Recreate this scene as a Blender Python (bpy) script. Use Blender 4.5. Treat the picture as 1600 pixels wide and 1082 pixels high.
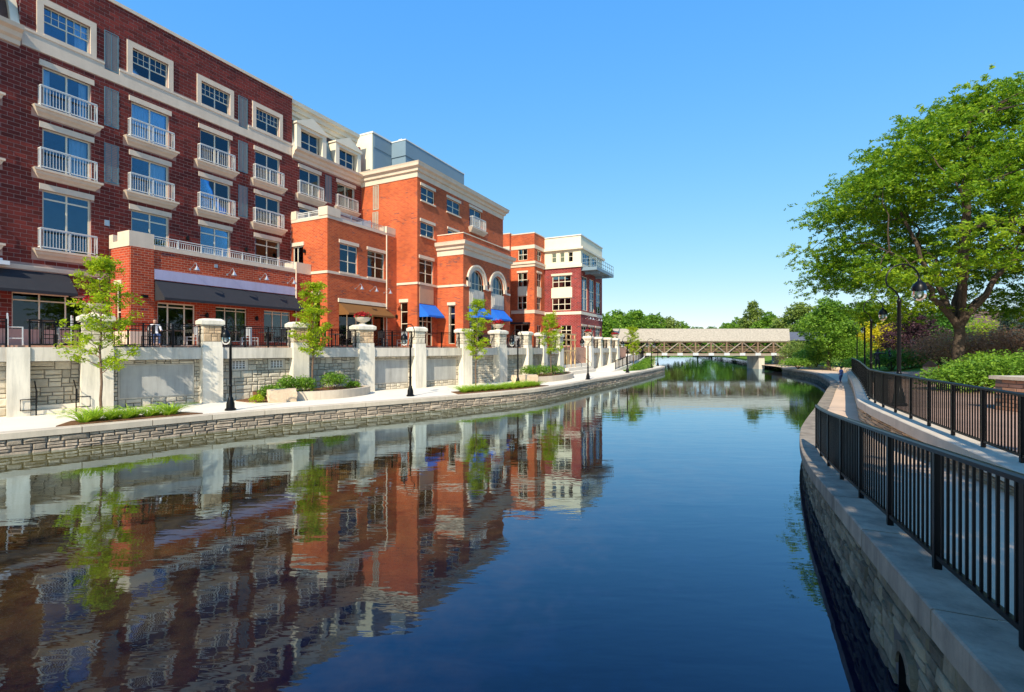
import bpy, bmesh, math, random
import numpy as np
from mathutils import Vector, Matrix
from mathutils.geometry import tessellate_polygon
for o in list(bpy.data.objects): bpy.data.objects.remove(o)
SC = bpy.context.scene
COL = SC.collection
RAD = math.radians
random.seed(7)
# ------------------------------------------------------------------ camera, sky, sun, exposure
CAMX, CAMY, EYE = 31.07, 0.0, 3.2
YAW = math.atan2(.449, .8935)
cd = bpy.data.cameras.new('camera'); cam = bpy.data.objects.new('camera', cd); COL.objects.link(cam)
cam.location = (CAMX, CAMY, EYE); cam.rotation_euler = (RAD(90), 0, YAW)
cd.sensor_width = 36; cd.lens = 766/1600*36; cd.shift_y = 0.0025; cd.clip_end = 5000; cd.clip_start = .05
SC.camera = cam
def cw(X, Y):                      # metres right of / ahead of the viewpoint -> world x, y
    return (CAMX+.8935*X-.449*Y, .449*X+.8935*Y)
SUN_EL = RAD(39.5)
sx, sy = -.30*.8935+.95*.449, -.30*.449-.95*.8935
l = math.hypot(sx, sy); sx /= l; sy /= l
SUNV = Vector((sx*math.cos(SUN_EL), sy*math.cos(SUN_EL), math.sin(SUN_EL)))
W = bpy.data.worlds.new('World'); SC.world = W; W.use_nodes = True
wn = W.node_tree.nodes; wl = W.node_tree.links
sky = wn.new('ShaderNodeTexSky'); sky.sky_type = 'NISHITA'; sky.sun_disc = False
sky.sun_elevation = SUN_EL; sky.sun_rotation = math.atan2(sx, sy)
sky.air_density = 1.0; sky.dust_density = 0.25; sky.ozone_density = 1.5; sky.altitude = 100
sep = wn.new('ShaderNodeSeparateColor'); com = wn.new('ShaderNodeCombineColor'); wl.new(sky.outputs[0], sep.inputs[0])
for i, (g_, c_) in enumerate(((.98, .66), (.52, .81), (.10, 1.04))):       # the photograph's compressed tone curve, the same over the whole sky
    m1 = wn.new('ShaderNodeMath'); m1.operation = 'DIVIDE'; m1.inputs[1].default_value = 6.; wl.new(sep.outputs[i], m1.inputs[0])
    m2 = wn.new('ShaderNodeMath'); m2.operation = 'POWER'; m2.inputs[1].default_value = g_; wl.new(m1.outputs[0], m2.inputs[0])
    m3 = wn.new('ShaderNodeMath'); m3.operation = 'MULTIPLY'; m3.inputs[1].default_value = 6.*c_; wl.new(m2.outputs[0], m3.inputs[0]); wl.new(m3.outputs[0], com.inputs[i])
wl.new(com.outputs[0], wn['Background'].inputs[0])
wn['Background'].inputs[1].default_value = 0.128
ld = bpy.data.lights.new('sun', 'SUN'); ld.energy = 5.0; ld.angle = RAD(.5); ld.color = (1, .90, .72)
lo = bpy.data.objects.new('sun', ld); COL.objects.link(lo); lo.location = (20, -20, 60)
lo.rotation_euler = SUNV.to_track_quat('Z', 'Y').to_euler()
SC.view_settings.view_transform = 'Standard'; SC.view_settings.look = 'None'
SC.view_settings.gamma = 1; SC.view_settings.use_curve_mapping = False; SC.view_settings.exposure = 0.45

# ------------------------------------------------------------------ materials
def nt(name):
    m = bpy.data.materials.new(name); m.use_nodes = True
    return m, m.node_tree.nodes, m.node_tree.links, m.node_tree.nodes['Principled BSDF']
def N(n, t, **k):
    x = n.new('ShaderNode'+t)
    for a, v in k.items():
        if a in x.inputs: x.inputs[a].default_value = v
        else: setattr(x, a, v)
    return x
def rgb(c): return (c[0], c[1], c[2], 1)
def mixc(n, l, f, a, b, mode='MIX'):
    x = n.new('ShaderNodeMix'); x.data_type = 'RGBA'; x.blend_type = mode
    for s, v in ((x.inputs[0], f), (x.inputs[6], a), (x.inputs[7], b)):
        if hasattr(v, 'is_linked'): l.new(v, s)
        else: s.default_value = v
    return x.outputs[2]
def MAT(name, col, rough=.6, var=.18, scale=1.2, bump=0., bscale=25., metal=0., spec=.4, rnd=.0, stain=0.):
    m, n, l, p = nt(name)
    g = N(n, 'NewGeometry')
    no = N(n, 'TexNoise', Scale=scale, Detail=6., Roughness=.65); l.new(g.outputs['Position'], no.inputs['Vector'])
    r = N(n, 'MapRange'); r.inputs[1].default_value = .25; r.inputs[2].default_value = .75
    r.inputs[3].default_value = 1-var; r.inputs[4].default_value = 1+var
    l.new(no.outputs[0], r.inputs[0])
    val = r.outputs[0]
    if rnd:
        oi = N(n, 'ObjectInfo'); at = N(n, 'Attribute', attribute_name='tint')
        ad = N(n, 'Math', operation='ADD'); l.new(oi.outputs['Random'], ad.inputs[0]); l.new(at.outputs['Fac'], ad.inputs[1])
        fr = N(n, 'Math', operation='FRACT'); l.new(ad.outputs[0], fr.inputs[0])
        r2 = N(n, 'MapRange'); r2.inputs[3].default_value = 1-rnd; r2.inputs[4].default_value = 1+rnd
        l.new(fr.outputs[0], r2.inputs[0])
        mu = N(n, 'Math', operation='MULTIPLY'); l.new(val, mu.inputs[0]); l.new(r2.outputs[0], mu.inputs[1]); val = mu.outputs[0]
    if stain:
        mp = N(n, 'Mapping'); mp.inputs['Scale'].default_value = (2.2, 2.2, .25); l.new(g.outputs['Position'], mp.inputs[0])
        n2 = N(n, 'TexNoise', Scale=1.6, Detail=5., Roughness=.7); l.new(mp.outputs[0], n2.inputs['Vector'])
        r3 = N(n, 'MapRange'); r3.inputs[1].default_value = .42; r3.inputs[2].default_value = .72
        r3.inputs[3].default_value = 1; r3.inputs[4].default_value = 1-stain
        l.new(n2.outputs[0], r3.inputs[0])
        mu = N(n, 'Math', operation='MULTIPLY'); l.new(val, mu.inputs[0]); l.new(r3.outputs[0], mu.inputs[1]); val = mu.outputs[0]
    vm = N(n, 'VectorMath', operation='SCALE'); vm.inputs[0].default_value = col; l.new(val, vm.inputs['Scale'])
    l.new(vm.outputs[0], p.inputs['Base Color'])
    p.inputs['Roughness'].default_value = rough; p.inputs['Metallic'].default_value = metal
    p.inputs['Specular IOR Level'].default_value = spec
    if bump:
        nb = N(n, 'TexNoise', Scale=bscale, Detail=5., Roughness=.7); l.new(g.outputs['Position'], nb.inputs['Vector'])
        b = N(n, 'Bump', Strength=bump, Distance=.03); l.new(nb.outputs[0], b.inputs['Height']); l.new(b.outputs[0], p.inputs['Normal'])
    return m
def BRICK(name, c1, c2, mortar, bw=.30, bh=.10, ms=.012, dark=(.05, .03, .05)):
    m, n, l, p = nt(name)
    g = N(n, 'NewGeometry')
    sp = N(n, 'SeparateXYZ'); l.new(g.outputs['Position'], sp.inputs[0])
    sn = N(n, 'SeparateXYZ'); l.new(g.outputs['True Normal'], sn.inputs[0])
    ab = N(n, 'Math', operation='ABSOLUTE'); l.new(sn.outputs[0], ab.inputs[0])
    gt = N(n, 'Math', operation='GREATER_THAN'); l.new(ab.outputs[0], gt.inputs[0]); gt.inputs[1].default_value = .5
    mx = N(n, 'Mix'); l.new(gt.outputs[0], mx.inputs[0]); l.new(sp.outputs[0], mx.inputs[2]); l.new(sp.outputs[1], mx.inputs[3])
    cb = N(n, 'CombineXYZ'); l.new(mx.outputs[0], cb.inputs[0]); l.new(sp.outputs[2], cb.inputs[1])
    b = N(n, 'TexBrick'); l.new(cb.outputs[0], b.inputs['Vector'])
    b.inputs['Scale'].default_value = 1; b.inputs['Brick Width'].default_value = bw; b.inputs['Row Height'].default_value = bh
    b.inputs['Mortar Size'].default_value = ms; b.inputs['Mortar Smooth'].default_value = .2; b.inputs['Bias'].default_value = -.1
    b.inputs['Color1'].default_value = rgb(c1); b.inputs['Color2'].default_value = rgb(c2); b.inputs['Mortar'].default_value = rgb(mortar)
    # a few over-burnt bricks in clusters
    no = N(n, 'TexNoise', Scale=.9, Detail=2.); l.new(cb.outputs[0], no.inputs['Vector'])
    wn_ = N(n, 'TexWhiteNoise')
    sn2 = N(n, 'VectorMath', operation='SNAP'); l.new(cb.outputs[0], sn2.inputs[0]); sn2.inputs[1].default_value = (bw, bh, 1)
    l.new(sn2.outputs[0], wn_.inputs[0])
    ml = N(n, 'Math', operation='MULTIPLY'); l.new(no.outputs[0], ml.inputs[0]); l.new(wn_.outputs[0], ml.inputs[1])
    g2 = N(n, 'MapRange'); g2.inputs[1].default_value = .49; g2.inputs[2].default_value = .56; g2.inputs[4].default_value = .65; l.new(ml.outputs[0], g2.inputs[0])
    iv = N(n, 'Math', operation='SUBTRACT'); iv.inputs[0].default_value = 1; l.new(b.outputs['Fac'], iv.inputs[1])
    f2 = N(n, 'Math', operation='MULTIPLY'); l.new(g2.outputs[0], f2.inputs[0]); l.new(iv.outputs[0], f2.inputs[1])
    c = mixc(n, l, f2.outputs[0], b.outputs['Color'], rgb(dark))
    n3 = N(n, 'TexNoise', Scale=.35, Detail=5., Roughness=.6); l.new(g.outputs['Position'], n3.inputs['Vector'])
    r = N(n, 'MapRange'); r.inputs[1].default_value = .3; r.inputs[2].default_value = .7; r.inputs[3].default_value = .70; r.inputs[4].default_value = 1.18
    l.new(n3.outputs[0], r.inputs[0])
    vm = N(n, 'VectorMath', operation='SCALE'); l.new(c, vm.inputs[0]); l.new(r.outputs[0], vm.inputs['Scale'])
    l.new(vm.outputs[0], p.inputs['Base Color']); p.inputs['Roughness'].default_value = .85; p.inputs['Specular IOR Level'].default_value = .25
    bp = N(n, 'Bump', Strength=.6, Distance=.012); bp.invert = True; l.new(b.outputs['Fac'], bp.inputs['Height']); l.new(bp.outputs[0], p.inputs['Normal'])
    return m
def LEAF(name, ca, cb_, cc, trans=.35):
    m, n, l, p = nt(name)
    at = N(n, 'Attribute', attribute_name='tint')
    cr = N(n, 'ValToRGB'); e = cr.color_ramp.elements
    e[0].color = rgb(ca); e[1].color = rgb(cc); e2 = e.new(.5); e2.color = rgb(cb_)
    l.new(at.outputs['Fac'], cr.inputs[0])
    l.new(cr.outputs[0], p.inputs['Base Color']); p.inputs['Roughness'].default_value = .55; p.inputs['Specular IOR Level'].default_value = .3
    tr = N(n, 'BsdfTranslucent'); l.new(cr.outputs[0], tr.inputs['Color'])
    ms = N(n, 'MixShader'); ms.inputs[0].default_value = trans
    l.new(p.outputs[0], ms.inputs[1]); l.new(tr.outputs[0], ms.inputs[2])
    l.new(ms.outputs[0], n['Material Output'].inputs[0])
    return m
def GLASS(name, tint, ior, rough=.01, refl=(1, 1, 1)):
    m, n, l, p = nt(name)
    t = N(n, 'BsdfTransparent'); t.inputs[0].default_value = rgb(tint)
    g = N(n, 'BsdfGlossy'); g.inputs['Roughness'].default_value = rough; g.inputs[0].default_value = rgb(refl)
    f = N(n, 'Fresnel'); f.inputs[0].default_value = ior
    tcg = N(n, 'NewGeometry'); nz = N(n, 'TexNoise', Scale=.8, Detail=1.); l.new(tcg.outputs['Position'], nz.inputs['Vector'])
    bp = N(n, 'Bump', Strength=.06, Distance=.05); l.new(nz.outputs[0], bp.inputs['Height']); l.new(bp.outputs[0], g.inputs['Normal'])
    ms = N(n, 'MixShader'); l.new(f.outputs[0], ms.inputs[0]); l.new(t.outputs[0], ms.inputs[1]); l.new(g.outputs[0], ms.inputs[2])
    l.new(ms.outputs[0], n['Material Output'].inputs[0])
    return m
M = {}
M['maroon'] = MAT('maroon_brick', (.150, .021, .014), .8, .25, .8, .25, 40, spec=.3, rnd=.34)
M['mortar'] = MAT('mortar', (.38, .24, .20), .9, .15, 3)
M['orange'] = BRICK('orange_brick', (.57, .100, .022), (.39, .052, .014), (.48, .20, .11), .30, .10)
M['wingbrick'] = BRICK('wing_brick', (.47, .064, .020), (.31, .036, .014), (.46, .23, .15), .34, .13)
M['redbrick'] = BRICK('red_brick', (.30, .030, .025), (.19, .018, .018), (.40, .24, .22), .42, .16)
M['cream'] = MAT('cream_stone', (.66, .53, .40), .7, .10, 1.0, .1, 20, stain=.08)
M['trim'] = MAT('cream_trim', (.72, .63, .48), .6, .06, 1.5)
M['frame'] = MAT('window_frame', (.70, .62, .46), .45, .05, 2)
M['white'] = MAT('white_metal', (.64, .63, .59), .4, .04, 2)
M['shutter'] = MAT('louver', (.11, .19, .22), .5, .08, 2)
M['palepanel'] = MAT('pale_panel', (.42, .45, .36), .5, .06, 2)
M['shingle'] = MAT('mansard_shingle', (.10, .055, .04), .85, .35, 6, .5, 12)
M['greymetal'] = MAT('grey_cladding', (.17, .24, .29), .5, .06, .6)
M['cladcream'] = MAT('cream_cladding', (.74, .66, .48), .6, .06, .8)
M['roofing'] = MAT('flat_roofing', (.22, .21, .20), .9, .2, .6)
M['glass'] = GLASS('window_glass', (.80, .92, .98), 1.75, .008, (.55, .80, 1))
M['shopglass'] = GLASS('shop_glass', (.45, .52, .50), 1.55, .008)
M['curtain'] = MAT('curtain', (.80, .82, .82), .9, .1, 2, spec=.1)
M['interior'] = MAT('interior', (.16, .13, .10), .9, .2, .7, spec=.1)
M['black'] = MAT('black_metal', (.003, .003, .0035), .35, .2, 3, spec=.22)
M['awnblack'] = MAT('black_canvas', (.020, .021, .026), .8, .12, 2, .1, 60)
M['awnblue'] = MAT('blue_canvas', (.010, .13, .55), .8, .08, 2, .1, 60)
M['awnbrown'] = MAT('brown_canvas', (.17, .075, .018), .8, .08, 2, .1, 60)
M['lavender'] = MAT('fascia_panel', (.44, .41, .55), .6, .06, 1, stain=.12)
M['concrete'] = MAT('terrace_concrete', (.60, .54, .45), .8, .10, .9, .12, 30, stain=.36)
M['pillar'] = MAT('pillar_concrete', (.74, .67, .55), .8, .10, .9, .1, 30, stain=.32)
M['panel'] = MAT('cast_panel', (.40, .39, .36), .85, .14, .8, .1, 25, stain=.3)
M['ashlar'] = MAT('ashlar_stone', (.52, .46, .36), .85, .15, 4, .7, 14, rnd=.24)
M['joint'] = MAT('stone_joint', (.16, .145, .125), .95, .2, 4)
M['bankstone'] = MAT('bank_stone', (.34, .27, .20), .85, .25, 4, .8, 12, rnd=.28)
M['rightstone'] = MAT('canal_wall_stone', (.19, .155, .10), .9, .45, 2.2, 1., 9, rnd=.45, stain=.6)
M['tanstone'] = MAT('tan_ashlar', (.47, .33, .20), .9, .25, 3, .8, 12, rnd=.25)
M['coping'] = MAT('coping_concrete', (.55, .46, .35), .85, .14, 1.4, .2, 40, rnd=.08, stain=.15)
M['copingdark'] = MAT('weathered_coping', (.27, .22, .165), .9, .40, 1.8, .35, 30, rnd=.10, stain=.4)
M['walk'] = MAT('walk_concrete', (.74, .66, .54), .85, .07, .5, .1, 60)
M['pathmat'] = MAT('path_concrete', (.60, .43, .30), .9, .14, .7, .15, 50)
M['bank'] = MAT('bank_core', (.10, .09, .08), .95, .2, 2)
M['mulch'] = MAT('mulch', (.17, .085, .045), .95, .5, 9, 1., 18, spec=.1)
M['grass'] = MAT('lawn', (.12, .20, .025), .9, .35, 3, .8, 30, spec=.1)
M['soil'] = MAT('ground_soil', (.12, .12, .05), .95, .3, .2)
M['bark'] = MAT('bark', (.085, .062, .045), .9, .35, 6, 1., 18, spec=.15)
M['youngbark'] = MAT('young_bark', (.16, .10, .065), .9, .25, 8, .6, 25, spec=.15)
M['wood'] = MAT('bridge_timber', (.20, .13, .085), .85, .25, 3, .3, 20)
M['palewood'] = MAT('bridge_brace', (.27, .23, .18), .8, .15, 3)
M['newwood'] = MAT('new_lumber', (.62, .40, .18), .7, .15, 3)
M['shake'] = MAT('cedar_shake', (.37, .32, .25), .9, .38, 5, .5, 9)
M['slate'] = MAT('dark_slate', (.09, .10, .13), .8, .2, 3)
M['brownroof'] = MAT('brown_roof', (.10, .055, .045), .8, .2, 1)
M['brownwall'] = MAT('brown_wall', (.16, .085, .06), .8, .2, 1)
M['bronze'] = MAT('bronze', (.035, .035, .04), .4, .3, 4, metal=.6)
M['urn'] = MAT('cast_urn', (.66, .58, .47), .8, .1, 3)
M['boulder'] = MAT('limestone_boulder', (.58, .44, .30), .9, .2, 2, .9, 8)
M['galv'] = MAT('galvanised', (.45, .46, .47), .35, .1, 4, metal=.7)
M['furn'] = MAT('furniture_dark', (.025, .026, .03), .45, .2, 4)
M['alu'] = MAT('furniture_aluminium', (.62, .63, .63), .35, .1, 4, metal=.3)
M['globe'] = GLASS('lamp_globe', (.80, .84, .84), 1.5, .05)
M['skin'] = MAT('skin', (.50, .28, .19), .6, .05, 5)
M['hair'] = MAT('dark_hair', (.02, .013, .01), .6, .2, 9)
M['shirtblue'] = MAT('blue_shirt', (.14, .22, .55), .9, .1, 5)
M['denim'] = MAT('denim', (.03, .06, .16), .9, .15, 9)
M['pink'] = MAT('pink_cloth', (.85, .07, .42), .9, .08, 5)
M['whitecloth'] = MAT('white_cloth', (.75, .73, .72), .9, .05, 5)
M['cone'] = MAT('orange_plastic', (.85, .10, .02), .5, .05, 5)
M['screenbox'] = MAT('speaker_shell', (.7, .7, .7), .4, .03, 5)
L = {}
L['locust'] = LEAF('locust_leaf', (.055, .155, .008), (.18, .33, .012), (.40, .50, .018), .48)
L['young'] = LEAF('young_leaf', (.20, .31, .008), (.38, .50, .012), (.54, .60, .02), .5)
L['deep'] = LEAF('deep_leaf', (0.043, 0.128, 0.017), (0.102, 0.238, 0.024), (0.204, 0.357, 0.034), .35)
L['mid'] = LEAF('mid_leaf', (0.072, 0.174, 0.017), (0.160, 0.304, 0.023), (0.275, 0.435, 0.036), .4)
L['olive'] = LEAF('olive_leaf', (0.090, 0.150, 0.027), (0.195, 0.270, 0.045), (0.315, 0.390, 0.075), .35)
L['gold'] = LEAF('gold_leaf', (.42, .36, .01), (.65, .55, .012), (.78, .68, .03), .4)
L['plum'] = LEAF('plum_leaf', (0.026, 0.016, 0.021), (0.065, 0.029, 0.039), (0.130, 0.058, 0.065), .3)
L['rust'] = LEAF('rust_leaf', (.22, .10, .04), (.42, .19, .085), (.55, .30, .12), .35)
L['lily'] = LEAF('lily_leaf', (.20, .34, .02), (.34, .52, .03), (.48, .62, .05), .45)
L['blue'] = LEAF('spruce_leaf', (.035, .07, .05), (.07, .11, .085), (.11, .16, .12), .2)
L['petal'] = LEAF('red_petal', (.30, .006, .012), (.45, .012, .02), (.58, .03, .04), .3)
# water: mirror-like surface over a dark bed that is brown and shallow on the near left
m, n, l, p = nt('canal_water')
g = N(n, 'NewGeometry')
mp = N(n, 'Mapping'); mp.inputs['Rotation'].default_value = (0, 0, -YAW); l.new(g.outputs['Position'], mp.inputs[0])
mp2 = N(n, 'Mapping'); mp2.inputs['Scale'].default_value = (.55, 1.7, 1); l.new(mp.outputs[0], mp2.inputs[0])
n1 = N(n, 'TexNoise', Scale=1.1, Detail=3., Roughness=.45, Distortion=.6); l.new(mp2.outputs[0], n1.inputs['Vector'])
n2 = N(n, 'TexNoise', Scale=4.5, Detail=2., Roughness=.5); l.new(mp2.outputs[0], n2.inputs['Vector'])
b1 = N(n, 'Bump', Strength=.034, Distance=.12); l.new(n1.outputs[0], b1.inputs['Height'])
b2 = N(n, 'Bump', Strength=.02, Distance=.05); l.new(n2.outputs[0], b2.inputs['Height']); l.new(b1.outputs[0], b2.inputs['Normal'])
sp = N(n, 'SeparateXYZ'); l.new(g.outputs['Position'], sp.inputs[0])
# metres from the left bank (stored on the sheet): olive silt in the shallows, brown bed, then blue painted in to deepen the sky's reflection
dd = N(n, 'Attribute', attribute_name='shore')
n4 = N(n, 'TexNoise', Scale=.35, Detail=5., Roughness=.65); l.new(g.outputs['Position'], n4.inputs['Vector'])
ma = N(n, 'Math', operation='MULTIPLY_ADD'); l.new(n4.outputs[0], ma.inputs[0]); ma.inputs[1].default_value = 5; l.new(dd.outputs['Fac'], ma.inputs[2])
r1 = N(n, 'MapRange'); r1.inputs[1].default_value = 14; r1.inputs[2].default_value = 21; l.new(ma.outputs[0], r1.inputs[0])
r0 = N(n, 'MapRange'); r0.inputs[1].default_value = 3.2; r0.inputs[2].default_value = 7.5; l.new(ma.outputs[0], r0.inputs[0])
n5 = N(n, 'TexNoise', Scale=1.3, Detail=7., Roughness=.75); l.new(g.outputs['Position'], n5.inputs['Vector'])
cr = N(n, 'ValToRGB'); e = cr.color_ramp.elements; e[0].position = .36; e[0].color = (.004, .0025, .001, 1); e[1].position = .70; e[1].color = (.075, .046, .012, 1)
l.new(n5.outputs[0], cr.inputs[0])
c0 = mixc(n, l, r0.outputs[0], (.15, .115, .030, 1), cr.outputs[0])
c = mixc(n, l, r1.outputs[0], c0, (.0, .0026, .016, 1))
l.new(c, p.inputs['Base Color']); p.inputs['Roughness'].default_value = 1.; p.inputs['Specular IOR Level'].default_value = 0.
gw = N(n, 'BsdfGlossy'); gw.inputs['Roughness'].default_value = .012; gw.inputs[0].default_value = (.66, .86, 1, 1); l.new(b2.outputs[0], gw.inputs['Normal'])
lw = N(n, 'LayerWeight'); lw.inputs[0].default_value = .5; l.new(b2.outputs[0], lw.inputs['Normal'])
pw = N(n, 'Math', operation='POWER'); l.new(lw.outputs['Facing'], pw.inputs[0]); pw.inputs[1].default_value = 3.0      # reflectance rises towards grazing view
ml = N(n, 'Math', operation='MULTIPLY_ADD'); l.new(pw.outputs[0], ml.inputs[0]); ml.inputs[1].default_value = .96; ml.inputs[2].default_value = .018
ms = N(n, 'MixShader'); l.new(ml.outputs[0], ms.inputs[0]); l.new(p.outputs[0], ms.inputs[1]); l.new(gw.outputs[0], ms.inputs[2]); l.new(ms.outputs[0], n['Material Output'].inputs[0])
M['water'] = m
# brick pavers of the plaza
M['pavers'] = BRICK('plaza_pavers', (.58, .32, .22), (.48, .25, .17), (.40, .25, .18), .22, .11, .008, (.22, .12, .09))

# ------------------------------------------------------------------ object helpers
def wloc(o):
    v = Vector((0, 0, 0))
    while o is not None: v += o.location; o = o.parent
    return v
def link(name, data, parent=None):
    o = bpy.data.objects.new(name, data); COL.objects.link(o)
    if parent is not None: o.parent = parent
    return o
def tag(o, label=None, cat=None, group=None, kind=None):
    if label: o['label'] = label
    if cat: o['category'] = cat
    if group: o['group'] = group
    if kind: o['kind'] = kind
    return o
def thing(name, label, cat, loc=(0, 0, 0), rz=0., group=None):
    o = link(name, None); o.location = loc; o.rotation_euler = (0, 0, rz); o.empty_display_size = .2
    return tag(o, label, cat, group)
class MB:
    def __init__(s): s.v = []; s.f = []; s.smooth = False
    def add(s, vs, fs):
        b = len(s.v); s.v += [tuple(v) for v in vs]; s.f += [tuple(b+i for i in f) for f in fs]; return s
    def box(s, x0, x1, y0, y1, z0, z1):
        return s.add([(x0,y0,z0),(x1,y0,z0),(x1,y1,z0),(x0,y1,z0),(x0,y0,z1),(x1,y0,z1),(x1,y1,z1),(x0,y1,z1)],
                     [(0,3,2,1),(4,5,6,7),(0,1,5,4),(1,2,6,5),(2,3,7,6),(3,0,4,7)])
    def fbox(s, fr, u0, u1, d0, d1, z0, z1):
        P = [fr(u0,d0,z0),fr(u1,d0,z0),fr(u1,d1,z0),fr(u0,d1,z0),fr(u0,d0,z1),fr(u1,d0,z1),fr(u1,d1,z1),fr(u0,d1,z1)]
        return s.add(P, [(0,3,2,1),(4,5,6,7),(0,1,5,4),(1,2,6,5),(2,3,7,6),(3,0,4,7)])
    def prism(s, poly, z0, z1):            # horizontal polygon (any shape), extruded
        k = len(poly); z0 = z0 if hasattr(z0, '__len__') else [z0]*k; z1 = z1 if hasattr(z1, '__len__') else [z1]*k
        vs = [(p[0],p[1],z0[i]) for i, p in enumerate(poly)]+[(p[0],p[1],z1[i]) for i, p in enumerate(poly)]
        tri = tessellate_polygon([[Vector((p[0],p[1],0)) for p in poly]])
        fs = [(a+k,b+k,c+k) for a, b, c in tri]+[(c,b,a) for a, b, c in tri]
        fs += [(i,(i+1)%k,(i+1)%k+k,i+k) for i in range(k)]
        return s.add(vs, fs)
    def extr(s, prof, fr, u0, u1):         # (d, z) profile swept along u of a wall frame
        k = len(prof)
        vs = [fr(u0,d,z) for d, z in prof]+[fr(u1,d,z) for d, z in prof]
        tri = tessellate_polygon([[Vector((d,z,0)) for d, z in prof]])
        fs = [t for t in tri]+[(c+k,b+k,a+k) for a, b, c in tri]+[(i,(i+1)%k,(i+1)%k+k,i+k) for i in range(k)]
        return s.add(vs, fs)
    def tube(s, pts, r, seg=8, caps=True):
        pts = [Vector(p) for p in pts]; k = len(pts); rr = r if hasattr(r, '__len__') else [r]*k
        b = len(s.v); up = Vector((0,0,1)); prev = None
        for i, p in enumerate(pts):
            t = (pts[min(i+1,k-1)]-pts[max(i-1,0)]).normalized()
            a = prev if prev is not None else (Vector((1,0,0)) if abs(t.z) > .9 else up)
            x = a-t*a.dot(t)
            if x.length < 1e-4: x = t.orthogonal()
            x.normalize(); prev = x; y = t.cross(x)
            for j in range(seg):
                q = 2*math.pi*j/seg; s.v.append(tuple(p+x*math.cos(q)*rr[i]+y*math.sin(q)*rr[i]))
        for i in range(k-1):
            for j in range(seg):
                j2 = (j+1) % seg
                s.f.append((b+i*seg+j, b+i*seg+j2, b+(i+1)*seg+j2, b+(i+1)*seg+j))
        if caps:
            s.f.append(tuple(b+j for j in range(seg))[::-1]); s.f.append(tuple(b+(k-1)*seg+j for j in range(seg)))
        return s
    def lathe(s, prof, cx=0, cy=0, seg=16):
        b = len(s.v); k = len(prof)
        for r, z in prof:
            for j in range(seg):
                q = 2*math.pi*j/seg; s.v.append((cx+r*math.cos(q), cy+r*math.sin(q), z))
        for i in range(k-1):
            for j in range(seg):
                j2 = (j+1) % seg; s.f.append((b+i*seg+j, b+i*seg+j2, b+(i+1)*seg+j2, b+(i+1)*seg+j))
        s.f.append(tuple(b+j for j in range(seg))[::-1]); s.f.append(tuple(b+(k-1)*seg+j for j in range(seg)))
        return s
    def mesh(s, name, mat, off=Vector((0,0,0)), smooth=False):
        me = bpy.data.meshes.new(name)
        me.from_pydata([(v[0]-off.x, v[1]-off.y, v[2]-off.z) for v in s.v], [], s.f); me.update()
        if mat is not None: me.materials.append(M[mat] if isinstance(mat, str) else mat)
        if smooth:
            me.polygons.foreach_set('use_smooth', [True]*len(me.polygons))
            try: me.set_sharp_from_angle(angle=RAD(40))
            except Exception: pass
        return me
    def build(s, name, mat, parent=None, smooth=False, local=False):
        off = Vector((0,0,0)) if (local or parent is None) else wloc(parent)
        return link(name, s.mesh(name, mat, off, smooth), parent)
def FX(x):  return lambda u, d, z: (x-d, u, z)      # wall facing the canal (+x); u = world y, d = inward
def FY(y):  return lambda u, d, z: (u, y+d, z)      # wall facing the viewer (-y); u = world x
def FL(u, d, z): return (u, d, z)
def structure(o): o['kind'] = 'structure'; return o
def holes_wall(mb, fr, u0, u1, z0, z1, holes, depth=.22):
    us = sorted(set([u0, u1]+[h[0] for h in holes]+[h[1] for h in holes])); zs = sorted(set([z0, z1]+[h[2] for h in holes]+[h[3] for h in holes]))
    us = [u for u in us if u0 <= u <= u1]; zs = [z for z in zs if z0 <= z <= z1]
    for i in range(len(us)-1):
        for j in range(len(zs)-1):
            cu, cz = (us[i]+us[i+1])/2, (zs[j]+zs[j+1])/2
            if any(h[0] < cu < h[1] and h[2] < cz < h[3] for h in holes): continue
            mb.add([fr(us[i],0,zs[j]), fr(us[i+1],0,zs[j]), fr(us[i+1],0,zs[j+1]), fr(us[i],0,zs[j+1])], [(0,1,2,3)])
    for a, b, c, d_ in holes:
        for q in (((a,0,c),(b,0,c),(b,depth,c),(a,depth,c)), ((a,0,d_),(b,0,d_),(b,depth,d_),(a,depth,d_)),
                  ((a,0,c),(a,0,d_),(a,depth,d_),(a,depth,c)), ((b,0,c),(b,0,d_),(b,depth,d_),(b,depth,c))):
            mb.add([fr(*t) for t in q], [(0,1,2,3)])
    return mb
CACHE = {}
def cached(key, fn):
    if key not in CACHE: CACHE[key] = fn()
    return CACHE[key]
def place(name, me, parent, loc, rz=0.):       # loc is in the parent's space
    o = link(name, me, parent); o.location = loc; o.rotation_euler = (0, 0, rz); return o
RX = math.pi/2          # rotation for things mounted on canal-facing walls
def rel(parent, p): return Vector(p)-wloc(parent)

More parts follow.
